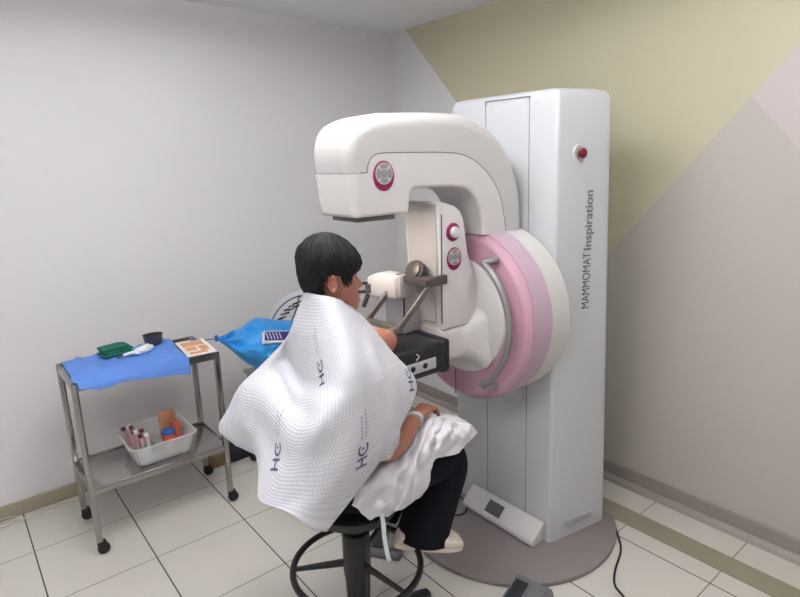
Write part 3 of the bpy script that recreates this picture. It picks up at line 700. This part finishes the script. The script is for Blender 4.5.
# dark box on the floor behind the trolley
fb = thing('floor_box', 'low dark navy box with a tan end on the floor behind the trolley', 'box', (1.2, 3.08, 0))
obj('carton_body', box((1.10, 2.99, .002), (1.36, 3.17, .075), .004, 2), 'navy_box', fb); obj('carton_end', box((1.02, 3.0, .002), (1.10, 3.16, .07), .004, 2), 'tan_box', fb)

# ------------------------------------------------------------------ stool
SX, SY = .957, 1.45
so = thing('swivel_stool', 'black round swivel stool with foot ring under the seated patient', 'stool', (SX, SY, 0))
obj('seat', lathe([(0, .542), (.128, .545), (.146, .553), (.150, .562), (.147, .580), (.135, .590), (0, .594)], (SX, SY, 0), 'z', 48), 'black_plastic', so)
obj('seat_plate', lathe([(0, .472), (.045, .474), (.055, .482), (.09, .532), (.10, .543), (0, .5435)], (SX, SY, 0), 'z', 32), 'black_plastic', so)
obj('gas_lift', add_tube(N(), [(SX, SY, .40), (SX, SY, .49)], .030, 24), 'black_plastic', so)
obj('sleeve', lathe([(.0, .465), (.044, .465), (.049, .46), (.049, .30), (.045, .285), (.038, .10), (.034, .075), (0, .075)], (SX, SY, 0), 'z', 32), 'black_plastic', so)
RZ, RR_ = .325, .224
fr = obj('foot_ring', N() if False else add_tube(N(), [(SX+RR_*math.cos(2*PI*k/64), SY+RR_*math.sin(2*PI*k/64), RZ) for k in range(65)], .0115, 12, False), 'black_plastic', so)
for a in (146, 280, 32):
    a = math.radians(a); obj('spoke', add_tube(N(), [(SX+.035*math.cos(a), SY+.035*math.sin(a), RZ+.012), (SX+RR_*math.cos(a), SY+RR_*math.sin(a), RZ)], [(.009, .016), (.007, .009)], 10), 'black_plastic', fr)
hub = obj('base_hub', lathe([(0, .06), (.045, .06), (.05, .07), (.05, .115), (.04, .125), (0, .125)], (SX, SY, 0), 'z', 28), 'black_plastic', so)
for k in range(5):
    a = math.radians(-9+72*k); d = Vector((math.cos(a), math.sin(a), 0)); s_ = Vector((-d.y, d.x, 0)); o0 = Vector((SX, SY, 0)); bm = N()
    for r, z0, z1, hw in ((.035, .072, .118, .026), (.30, .060, .082, .017)):
        for s in (-1, 1):
            for z in (z0, z1): bm.verts.new(o0+d*r+s_*hw*s+Vector((0, 0, z)))
    bmesh.ops.convex_hull(bm, input=bm.verts); bevel_all(bm, bm.edges[:], .005, 2); obj('base_leg', bm, 'black_plastic', so)
    cb = N(); p = o0+d*.290; add_lathe(cb, [(0, -.018), (.024, -.018), (.027, -.012), (.027, .012), (.024, .018), (0, .018)], p+Vector((0, 0, .0275)), (d, Vector((0, 0, 1)), s_), 20)
    obj('castor', cb, 'black_rubber', so)

# ------------------------------------------------------------------ the patient
pe = thing('person', 'seated person with short black hair, navy trousers and cream shoes facing the machine', 'person', (.957, 1.45, .58))
def skin_mesh(verts, edges, root=0, sub=2):
    me = bpy.data.meshes.new('skin'); me.from_pydata([v[0] for v in verts], edges, []); o = bpy.data.objects.new('skin', me); C.objects.link(o)
    md = o.modifiers.new('s', 'SKIN'); md.use_smooth_shade = True
    for i, v in enumerate(verts):
        sv = me.skin_vertices[0].data[i]; r = v[1]; sv.radius = r if isinstance(r, tuple) else (r, r); sv.use_root = (i == root)
    o.modifiers.new('u', 'SUBSURF').levels = sub
    return bake(o)
body = N()
def addm(me): body.from_mesh(me); bpy.data.meshes.remove(me)
V = [((.985, 1.45, .675), .12), ((.975, 1.45, .80), .11), ((.965, 1.45, .93), .11), ((.955, 1.45, 1.05), .112), ((.925, 1.45, 1.145), .095), ((.893, 1.45, 1.215), .058), ((.900, 1.45, 1.285), .052), ((.91, 1.45, 1.35), .05),   # 0-7
     ((.885, 1.335, 1.155), .068), ((.895, 1.285, 1.11), .056), ((.955, 1.265, .96), .046), ((.965, 1.275, .815), .040), ((1.09, 1.33, .822), .037), ((1.195, 1.395, .828), .026),   # right arm 8-13
     ((.895, 1.555, 1.150), .066), ((.92, 1.60, 1.08), .050), ((.97, 1.635, .97), .043), ((1.01, 1.655, .86), .038), ((1.02, 1.66, .81), .034), ((1.05, 1.64, .775), .027),        # left arm 14-19
     ((1.00, 1.375, .665), .098), ((1.19, 1.375, .665), .082), ((1.365, 1.385, .640), .060), ((1.29, 1.395, .50), .054), ((1.215, 1.405, .385), .038), ((1.20, 1.40, .355), .036), ((1.28, 1.36, .325), .028),  # right leg 20-26
     ((1.00, 1.525, .665), .098), ((1.17, 1.56, .665), .082), ((1.32, 1.575, .645), .060), ((1.24, 1.58, .50), .054), ((1.15, 1.585, .385), .038), ((1.135, 1.585, .36), .036), ((1.215, 1.575, .325), .028)]  # left leg 27-33
E = [(0, 1), (1, 2), (2, 3), (3, 4), (4, 5), (5, 6), (6, 7), (4, 8), (8, 9), (9, 10), (10, 11), (11, 12), (12, 13), (4, 14), (14, 15), (15, 16), (16, 17), (17, 18), (18, 19),
     (0, 20), (20, 21), (21, 22), (22, 23), (23, 24), (24, 25), (25, 26), (0, 27), (27, 28), (28, 29), (29, 30), (30, 31), (31, 32), (32, 33)]
addm(skin_mesh(V, E, 0, 2))
# chest
for c, r in (((1.025, 1.395, 1.055), (.075, .062, .068)), ((1.115, 1.505, 1.095), (.085, .055, .050)), ((1.02, 1.50, 1.07), (.09, .07, .075))):
    t = bmesh.new(); bmesh.ops.create_icosphere(t, subdivisions=3, radius=1); bmesh.ops.scale(t, vec=r, verts=t.verts); bmesh.ops.translate(t, vec=c, verts=t.verts); merge(body, t)
def hand(wrist, fwd, up, side, s=1.0):
    """palm plus five bent fingers; side points to the thumb"""
    wv = Vector(wrist); f = Vector(fwd).normalized(); u = Vector(up); u = (u-f*u.dot(f)).normalized(); t = f.cross(u); t = t if t.dot(Vector(side)) > 0 else -t
    P_ = lambda a, b, c: tuple(wv+f*a*s+t*b*s+u*c*s)
    VV = [(P_(-.01, 0, 0), (.026, .019)), (P_(.025, 0, .003), (.031, .017)), (P_(.060, 0, .004), (.036, .016)), (P_(.088, 0, .0), (.034, .013))]
    addm(skin_mesh(VV, [(0, 1), (1, 2), (2, 3)], 0, 2))
    for b, L, dr in ((.029, .070, .010), (.010, .078, .014), (-.009, .073, .016), (-.027, .058, .017)):
        q = [(P_(.066, b*.85, 0), .0100), (P_(.094, b, .002), .0098), (P_(.094+L*.42, b*1.05, -dr*.55), .0088), (P_(.094+L*.66, b*1.07, -dr*1.9), .0080), (P_(.094+L*.78, b*1.07, -dr*3.1), .0070)]
        addm(skin_mesh(q, [(0, 1), (1, 2), (2, 3), (3, 4)], 0, 2))
    q = [(P_(.018, .020, -.004), .0125), (P_(.046, .044, -.010), .0115), (P_(.074, .054, -.016), .0098), (P_(.098, .052, -.022), .0080)]
    addm(skin_mesh(q, [(0, 1), (1, 2), (2, 3)], 0, 2))
hand((1.195, 1.395, .828), (.90, .38, .02), (-.1, 0, 1), (-.4, 1, 0), .95)
hand((1.05, 1.64, .775), (.9, -.35, -.05), (0, 0, 1), (-.4, -1, 0), .92)
# head: lofted profile facing +x
HC = Vector((.909, 1.45, 1.369)); HYAW = Matrix.Rotation(math.radians(-20), 3, 'Z')
ZS = [-.150, -.128, -.115, -.100, -.080, -.062, -.040, -.020, 0, .020, .040, .060, .080, .098, .110, .114]
FR = [.030, .050, .076, .085, .083, .084, .083, .079, .076, .083, .086, .082, .070, .048, .022, .002]
BK = [.040, .042, .043, .045, .050, .060, .071, .079, .084, .086, .085, .081, .071, .050, .026, .003]
WD = [.040, .046, .048, .053, .060, .065, .069, .072, .074, .0755, .075, .072, .062, .044, .022, .002]
def interp(z, A):
    if z <= ZS[0]: return A[0]
    for i in range(len(ZS)-1):
        if z <= ZS[i+1]:
            t = (z-ZS[i])/(ZS[i+1]-ZS[i]); t = t*t*(3-2*t)*.4+t*.6; return A[i]*(1-t)+A[i+1]*t
    return A[-1]
def head_pt(th, z, off=0.0, feat=True):
    ww = interp(z, WD)+off; ff = (interp(z, FR) if math.cos(th) > 0 else interp(z, BK))+off
    x = ff*math.copysign(abs(math.cos(th))**.92, math.cos(th)); y = ww*math.copysign(abs(math.sin(th))**.92, math.sin(th))
    if feat and math.cos(th) > 0:
        a = th if th < PI else th-2*PI
        nb = math.exp(-(a/.17)**2)
        if -.050 < z < .012: x += .024*nb*((.012-z)/.048 if z > -.036 else max(0, (z+.050)/.014))
        x += .005*math.exp(-(a/.36)**2)*math.exp(-((z+.070)/.006)**2)+.005*math.exp(-(a/.34)**2)*math.exp(-((z+.084)/.007)**2)
        x -= .009*math.exp(-((abs(a)-.44)/.19)**2)*math.exp(-((z-.006)/.013)**2)
        x += .004*math.exp(-((abs(a)-.42)/.25)**2)*math.exp(-((z-.030)/.008)**2)
        x += .003*math.exp(-((abs(a)-.75)/.25)**2)*math.exp(-((z+.025)/.018)**2)
    return HC+HYAW @ Vector((x, y, z))
bm = N(); nt_, nz_ = 96, 76; rings = []
for i in range(nz_+1):
    z = -.150+.2639*i/nz_; rings.append([head_pt(2*PI*k/nt_, z) for k in range(nt_)])
merge(body, loft(rings))
for s in (1, -1):                                           # ears
    t = bmesh.new(); bmesh.ops.create_uvsphere(t, u_segments=28, v_segments=18, radius=1)
    for v in t.verts:
        x, y, z = v.co; rim = math.hypot(x/.9, z)
        v.co = Vector((x*.0155*(1.0+.25*z), y*.006+(.006*max(0, rim-.55)/.45 if y > -.1 else 0), z*.029))
    for v in t.verts:
        if v.co.y*1 > .001 and math.hypot(v.co.x/.0155-.1, v.co.z/.029) < .60: v.co.y -= .009
    bmesh.ops.rotate(t, cent=(0, 0, 0), matrix=Matrix.Rotation(math.radians(28), 3, 'Z') @ Matrix.Rotation(math.radians(-10), 3, 'Y'), verts=t.verts)
    if s < 0: bmesh.ops.scale(t, vec=(1, -1, 1), verts=t.verts); bmesh.ops.reverse_faces(t, faces=t.faces)
    for v in t.verts: v.co = HC+HYAW @ (v.co+Vector((-.010, s*.081, -.008)))
    merge(body, t)
me = bpy.data.meshes.new('body'); body.to_mesh(me); body.free()
bo_ = bpy.data.objects.new('bodytmp', me); C.objects.link(bo_)
md = bo_.modifiers.new('r', 'REMESH'); md.mode = 'VOXEL'; md.voxel_size = .0036
md = bo_.modifiers.new('s', 'SMOOTH'); md.factor = .5; md.iterations = 3
bme = bake(bo_)
bod = obj('body', bme, 'skin', pe, angle=180)
for s in (1, -1):
    c_ = head_pt(s*.42, .005, 0)-HYAW @ Vector((.0125, 0, 0))
    t = bmesh.new(); bmesh.ops.create_uvsphere(t, u_segments=18, v_segments=12, radius=.0125); bmesh.ops.translate(t, vec=c_, verts=t.verts)
    ey = obj('eye', t, 'eye_white', pe)
    t = bmesh.new(); bmesh.ops.create_uvsphere(t, u_segments=14, v_segments=8, radius=.006); bmesh.ops.translate(t, vec=c_+HYAW @ Vector((.0078, s*.002, 0)), verts=t.verts); obj('iris', t, 'eye_dark', ey)
for s in (1, -1):
    obj('eyebrow', add_tube(N(), [head_pt(s*(.20+.075*k), .026+.004*math.sin(k/6*PI), .0005) for k in range(7)], [.0014, .0024, .0028, .0026, .0022, .0016, .0008], 8), 'hair_black', pe)
for z, r in ((-.0705, .0032), (-.0815, .0038)):
    obj('lip', add_tube(N(), [head_pt(-.33+.066*k, z+(.003 if z > -.075 else -.002)*(1-abs(k-5)/5), .0005) for k in range(11)], [r*(.25+.75*math.sin(PI*k/10)) for k in range(11)], 8), 'lips', pe)
# plain white camisole, a shell around the trunk
rings = []
for z, xc, yc_, rx_, ry_ in ((.66, .985, 1.45, .140, .155), (.74, .982, 1.45, .132, .148), (.84, .975, 1.45, .124, .142), (.93, .972, 1.455, .122, .140), (1.0, .98, 1.46, .130, .140), (1.045, .988, 1.465, .134, .138), (1.085, .985, 1.465, .128, .132), (1.12, .972, 1.46, .112, .125)):
    rings.append([(xc+rx_*math.copysign(abs(math.cos(t))**.9, math.cos(t)), yc_+ry_*math.copysign(abs(math.sin(t))**.8, math.sin(t)), z+.018*max(0, -math.cos(t))*(z > 1.1)) for t in [2*PI*k/48 for k in range(48)]])
cm_ = obj('camisole', loft(rings, True, False), 'cotton_white', pe, angle=180); thicken(cm_, .004, -1)
# hair: cap following the skull plus several hundred tapered locks
def hairline(th):
    a = abs(th if th <= PI else th-2*PI); d = math.degrees(a)
    tab = ((0, .036), (26, .032), (42, .030), (52, .020), (62, -.012), (70, -.022), (77, -.004), (84, .020), (108, .018), (116, -.030), (122, -.082), (150, -.092), (180, -.096))
    for (d0, z0), (d1, z1) in zip(tab, tab[1:]):
        if d <= d1: t = (d-d0)/(d1-d0); return z0+(z1-z0)*t
    return tab[-1][1]
HF = HYAW @ Vector((1, 0, 0))
def hair_off(th, z):
    return .010-.005*max(0, math.cos(th))+.005*noise.noise(Vector((math.cos(th)*2.2, math.sin(th)*2.2, z*16+3)))+.007*max(0, min(1, (z+.02)/.10))+.001*max(0, -math.cos(th))*math.exp(-((z-.02)/.07)**2)-.009*max(0, min(1, (-.03-z)/.07))
bm = N(); nt_ = 120; cols = []
for k in range(nt_):
    th = 2*PI*k/nt_; z0 = hairline(th)+.004*math.sin(k*1.7); c_ = []
    for i in range(40):
        z = z0+(.1139-z0)*(i/39)**.9
        o_ = hair_off(th, z)*(min(1, .25+i/6))+.0035*noise.noise(Vector((math.cos(th)*5, math.sin(th)*5, z*22)))+.0022*noise.noise(Vector((math.cos(th)*16, math.sin(th)*16, z*20)))
        p = head_pt(th, z, o_, False)
        top = max(0, (z-.06)/.054); p += Vector((0, 0, .016*top*top))
        p.z -= .085*(p-HC).dot(HF)*max(0, min(1, (z-.01)/.07))-.003*max(0, min(1, z/.08)); c_.append(p)
    cols.append(c_)
V2 = [[bm.verts.new(p) for p in c_] for c_ in cols]; I2 = [bm.verts.new(head_pt(2*PI*k/nt_, hairline(2*PI*k/nt_), -.004, False)) for k in range(nt_)]
for k in range(nt_):
    A, B = V2[k], V2[(k+1) % nt_]; bm.faces.new((I2[k], I2[(k+1) % nt_], B[0], A[0]))
    for i in range(39): bm.faces.new((A[i], B[i], B[i+1], A[i+1]))
bm.faces.new([c_[-1] for c_ in V2])
rnd = random.Random(5)
for q in range(1500):
    th = rnd.uniform(0, 2*PI); zr = rnd.random()
    hz = hairline(th); z = hz+(.1136-hz)*(zr**.7)
    L = rnd.uniform(.025, .055); dth = rnd.uniform(-.25, .25)+(.25 if math.cos(th) < .3 and math.sin(th) < 0 else -.25 if math.cos(th) < .3 else 0)
    low_ = hz-rnd.uniform(.0, .016 if abs(math.cos(th)) > .5 else .006)
    pts = []
    for s in range(5):
        t = s/4; zz = max(low_, z-L*t); a = th+dth*t*.5
        lift = hair_off(a, zz)+rnd.uniform(-.001, .0012)+.0022*math.sin(PI*t)
        if zz < hz: lift = .010
        p = head_pt(a, zz, lift, False); top = max(0, (zz-.06)/.054); p += Vector((0, 0, .016*top*top)); p.z -= .085*(p-HC).dot(HF)*max(0, min(1, (zz-.01)/.07))-.003*max(0, min(1, zz/.08)); pts.append(p)
    if (pts[0]-pts[-1]).length > .008: add_tube(bm, pts, [.0008, .0017, .0017, .0012, .0003], 5)
obj('hair', bm, 'hair_black', pe, angle=80)
# trousers
def leg_tube(path, rad): 
    bm = N(); n = 40; pts = smooth_path(path, 6); rr = smooth_path([(a, b, 0) for a, b in rad], 6); a = None
    rings = []
    for i, p in enumerate(pts):
        d = (pts[min(i+1, len(pts)-1)]-pts[max(i-1, 0)]).normalized()
        if a is None: a = Vector((0, 1, 0))
        a = (a-d*a.dot(d)).normalized(); b = d.cross(a); ring = []
        for k in range(n):
            t = 2*PI*k/n; f = 1+.035*noise.noise(Vector((math.cos(t)*1.5, math.sin(t)*1.5, i*.16)))+.02*noise.noise(Vector((math.cos(t)*4, math.sin(t)*4, i*.35)))
            ring.append(p+a*rr[i].x*f*math.cos(t)+b*rr[i].y*f*math.sin(t))
        rings.append(ring)
    return loft(rings, True, False)
tro = leg_tube([(.955, 1.41, .67), (1.06, 1.38, .672), (1.20, 1.378, .668), (1.295, 1.382, .650), (1.324, 1.386, .60), (1.290, 1.392, .50), (1.248, 1.398, .41), (1.222, 1.402, .335)],
               [(.13, .125), (.11, .105), (.096, .092), (.087, .086), (.086, .090), (.086, .096), (.090, .104), (.094, .112)])
t = leg_tube([(.955, 1.49, .67), (1.06, 1.53, .672), (1.18, 1.558, .668), (1.29, 1.575, .652), (1.315, 1.577, .60), (1.26, 1.582, .50), (1.20, 1.586, .42), (1.16, 1.588, .365)],
             [(.13, .125), (.11, .105), (.096, .092), (.087, .086), (.086, .092), (.080, .088), (.078, .086), (.078, .088)])
merge(tro, t)
t = bmesh.new(); bmesh.ops.create_icosphere(t, subdivisions=4, radius=1); bmesh.ops.scale(t, vec=(.145, .165, .13), verts=t.verts); bmesh.ops.translate(t, vec=(.955, 1.45, .695), verts=t.verts)
merge(tro, t)
to = obj('trousers', tro, 'trousers_navy', pe, angle=180); thicken(to, .004, -1)
def shoe(heel, toe, name='shoe'):
    h_, t_ = Vector(heel), Vector(toe); f = (t_-h_); L = f.length; f.normalize(); s_ = f.cross(Vector((0, 0, 1))).normalized(); u = s_.cross(f)
    rings = []
    for q, hw, hh in ((0, .018, .020), (.03, .030, .042), (.12, .036, .056), (.30, .036, .060), (.5, .040, .054), (.70, .047, .042), (.86, .043, .034), (.96, .028, .024), (1.0, .012, .012)):
        rings.append([h_+f*L*q+s_*a+u*(b+hh/2+.016) for a, b in rrect(hw, hh/2, min(hw, hh/2)*.8, 4)])
    o = obj(name, loft(rings), 'shoe_cream', pe, angle=70)
    rings = []
    for z in (0, .018):
        ring = []
        for k in range(40):
            t = 2*PI*k/40; q = .5-.52*math.cos(t); hw = (.034+.014*max(0, q-.3))*abs(math.sin(t))**.7*(1 if math.sin(t) > 0 else -1)
            ring.append(h_+f*L*q+s_*hw*1.08+u*z)
        rings.append(ring)
    obj('sole', loft(rings), 'shoe_cream', o, angle=40)
shoe((1.105, 1.425, .342), (1.345, 1.322, .275))
shoe((1.045, 1.605, .362), (1.285, 1.565, .312))
obj('wrist_band', add_tube(N(), [(1.168, 1.374, .829), (1.190, 1.391, .829)], [(.034, .031), (.031, .028)], 22), 'light_grey_plastic', pe)

# body + trousers tree for keeping cloth outside
def bvh_of(objs):
    vs, ps = [], []
    for o in objs:
        b0 = len(vs); off = wloc(o); vs += [v.co+off for v in o.data.vertices]; ps += [[b0+i for i in p.vertices] for p in o.data.polygons]
    return BVHTree.FromPolygons(vs, ps)
T1 = bvh_of([bod, to])
def push_out(Pg, tree, gap, it=3, rel=.25):
    for _ in range(it):
        for r in Pg:
            for p in r:
                q, nn, idx, dist = tree.find_nearest(p)
                if q is None: continue
                sgn = (p-q).dot(nn)
                if sgn < gap and dist < .16: p += nn*(gap-sgn)
# white garment lying on the lap
G2 = catmull_grid(LAP, 12, 12)
for i, r in enumerate(G2):
    for j, p in enumerate(r):
        k = noise.noise(Vector((p.x*13+p.z*6, p.y*10, p.z*11))); k2 = noise.noise(Vector((p.x*30, p.y*14+3, p.z*18)))
        e = 1 if i < 54 else max(0.2, (72-i)/18)
        k3 = noise.noise(Vector((p.x*7+p.z*14, p.y*8, p.z*4-p.x*9)))
        d = (.018+.030*(.6-abs(k)*2.4)+.026*(.6-abs(k3)*2.6)+.008*k2+.013*math.sin(i*.62+j*.16+2*k)*min(1, j/12)*(1 if i < 46 else max(0, (60-i)/14)))*e
        p += Vector((-.25*d, -.75*d, .55*d))
push_out(G2, T1, .013, 4)
la = thing('lap_garment', 'crumpled white garment lying across the lap and thigh of the seated person', 'garment', (1.15, 1.38, .70))
lg_ = obj('cloth', sheet(G2), 'cotton_white', la, angle=180); thicken(lg_, .004, 1.0)
sm = lg_.modifiers.new('sub', 'SUBSURF'); sm.levels = 1; sm.render_levels = 1
bm = N(); pts = smooth_path([(.935, 1.275, .66), (.938, 1.262, .60), (.945, 1.268, .54), (.958, 1.272, .47), (.968, 1.275, .435)], 5); rings = []
for p in pts: rings.append([p+Vector((.78, -.62, 0))*a+Vector((.62, .78, 0))*b for a, b in ((-.007, -.001), (.007, -.001), (.007, .001), (-.007, .001))])
obj('tie_strap', loft(rings), 'cotton_white', la)
# waffle towel over the shoulders
G2 = catmull_grid(CAPE, 12, 12)
for i, r in enumerate(G2):
    for j, p in enumerate(r):
        d = .016*noise.noise(Vector((p.x*6, p.y*6, p.z*3.2)))+.012*(.3-abs(noise.noise(Vector((p.x*9+4, p.y*9, p.z*2.5)))))+.004*noise.noise(Vector((p.x*20, p.y*20, p.z*9)))
        e = min(1, j/10); p += Vector((-.55*d, -.8*d, .1*d))*e
push_out(G2, T1, .012, 2)
# relax once so pushed spots stay smooth
for _ in range(2):
    Q = [[p.copy() for p in r] for r in G2]
    for i in range(1, len(G2)-1):
        for j in range(1, len(G2[0])-1): G2[i][j] = Q[i][j]*.5+(Q[i-1][j]+Q[i+1][j]+Q[i][j-1]+Q[i][j+1])*.125
for i, r in enumerate(G2):                                   # deep crease under the left shoulder and the swell below it
    for j, p in enumerate(r):
        u_ = i/12; v_ = j/12; s_ = math.exp(-((u_-4.5)/1.1)**2); cr = v_-(1.75-.22*(u_-4.5))
        d = s_*(-.030*math.exp(-(cr/.16)**2)+.042*math.exp(-((cr-.42)/.24)**2))+.010*math.exp(-((u_-3.2)/.35)**2)*math.exp(-((v_-3.5)/1.5)**2)
        p += Vector((-.50*d, -.75*d, .42*d if d > 0 else 0))
tw = thing('waffle_towel', 'large white waffle towel with violet HC prints draped over the seated person', 'towel', (.80, 1.45, .75))
ts = obj('towel_cloth', sheet(G2), 'waffle_towel', tw, angle=180)
off0 = wloc(tw)
TT = BVHTree.FromPolygons([v.co+off0 for v in ts.data.vertices], [list(p.vertices) for p in ts.data.polygons])
thicken(ts, .006, 0.0)
# printed marks: letters laid on the cloth
VIEW = Vector((.55, .80, -.22)).normalized()
def mark(c, ang, size, lines=True):
    """c: point on the cloth; letters stand along 'ang' in the plane facing out of the cloth"""
    q, nn, idx, dist = TT.find_nearest(Vector(c))
    if nn.dot(VIEW) > 0: nn = -nn
    upv = Vector((0, 0, 1)); upv = (upv-nn*upv.dot(nn)).normalized(); rt = upv.cross(nn)
    ex_ = upv*math.cos(ang)+rt*math.sin(ang); ey_ = nn.cross(ex_)
    bm = N(); me_ = text_mesh('HC', size, 0, size*.016)
    bm.from_mesh(me_); bpy.data.meshes.remove(me_)
    t = bmesh.new(); bmesh.ops.create_circle(t, cap_ends=True, segments=12, radius=size*.075); bmesh.ops.translate(t, vec=(size*1.19, size*.36, 0), verts=t.verts); merge(bm, t)
    cap_ = N()
    for k in range(2):
        y = size*(.15+.30*k); rr2 = random.Random(k+int(size*1e4)); x = size*1.75
        while x < size*(3.1-.25*k):
            w_ = size*rr2.uniform(.08, .22); h_ = size*.07
            vs = [cap_.verts.new((x, y, 0)), cap_.verts.new((x+w_, y, 0)), cap_.verts.new((x+w_, y+h_, 0)), cap_.verts.new((x, y+h_, 0))]; cap_.faces.new(vs); x += w_+size*.05
    lay_print(bm, c, nn, ex_, ey_, size, 'printed_mark', 'towel_print'); lay_print(cap_, c, nn, ex_, ey_, size, 'printed_caption', 'towel_print_faint')
def lay_print(bm, c, nn, ex_, ey_, size, name, m):
    bmesh.ops.triangulate(bm, faces=bm.faces)
    bmesh.ops.subdivide_edges(bm, edges=[e for e in bm.edges if e.calc_length() > size*.3], cuts=2)
    for v in bm.verts:
        p = Vector(c)+ex_*v.co.x+ey_*v.co.y
        h_, hn, hi, hd = TT.ray_cast(p+nn*.12, -nn)
        if h_ is None: h_, hn, hi, hd = TT.find_nearest(p)
        v.co = h_+nn*.0042
    obj(name, bm, m, tw, smooth=False)
MARKS = [((.612, 1.36, .868), -.40, .058), ((.800, 1.275, 1.085), -.60, .050), ((.845, 1.20, .855), .0, .058), ((1.112, 1.33, .970), .30, .055)]
for c_, a_, s_ in MARKS: mark(c_, a_, s_)

# ------------------------------------------------------------------ pedals and cables
def pedal(loc, rz, label):
    t = thing('foot_pedal', label, 'foot pedal', loc, 'foot pedals')
    M4 = Matrix.Translation(loc) @ Matrix.Rotation(rz, 4, 'Z')
    bm = N(); add_prism(bm, [(-.10, .001), (.10, .001), (.10, .020), (.085, .052), (.06, .058), (-.09, .030), (-.10, .018)], 'y', -.075, .075, .006, 3); bmesh.ops.transform(bm, matrix=M4, verts=bm.verts)
    obj('housing', bm, 'pedal_grey', t)
    for s in (-1, 1):
        bm = N(); add_prism(bm, [(-.075, .036), (.045, .057), (.045, .064), (-.075, .043)], 'y', s*.036-.026, s*.036+.026, .003, 2); bmesh.ops.transform(bm, matrix=M4, verts=bm.verts)
        obj('treadle', bm, 'pedal_dark' if s > 0 else 'pedal_grey', t)
pedal((1.37, 1.80, 0), math.radians(35), 'grey double foot pedal under the feet of the seated person')
pedal((1.545, 1.165, 0), math.radians(12), 'grey double foot pedal at the front edge of the round base')
tag(obj('power_cable', add_tube(N(), smooth_path([(2.30, 1.32, .005), (2.285, 1.235, .005), (2.20, 1.150, .005), (2.112, 1.085, .005), (1.979, 1.035, .005), (1.90, .99, .005), (1.866, .93, .005), (1.80, .82, .005)], 6), .0045, 8), 'cable_black'), 'black cable running over the floor right of the round base', 'cable')
tag(obj('pedal_cable', add_tube(N(), smooth_path([(1.86, 1.90, .027), (1.86, 1.85, .027), (1.845, 1.79, .027), (1.806, 1.731, .027), (1.749, 1.716, .027), (1.70, 1.76, .027), (1.62, 1.80, .027)], 6), .004, 8), 'cable_black'), 'black cable looping over the round base beside the console', 'cable')
bm = N(); add_tube(bm, smooth_path([(-.10, 3.19, .005), (.02, 3.20, .005), (.10, 3.17, .005), (.205, 3.185, .005), (.29, 3.20, .005), (.36, 3.195, .005), (.42, 3.205, .02), (.50, 3.215, .10)], 6), .004, 8)
add_tube(bm, smooth_path([(-.15, 3.12, .0125), (-.02, 3.15, .0125), (.06, 3.165, .0125), (.07, 3.215, .0125), (-.02, 3.222, .0125), (-.15, 3.21, .0125)], 6), .004, 8)
tag(obj('wall_cable', bm, 'cable_white'), 'white cable lying along the left wall skirting by the trolley', 'cable')
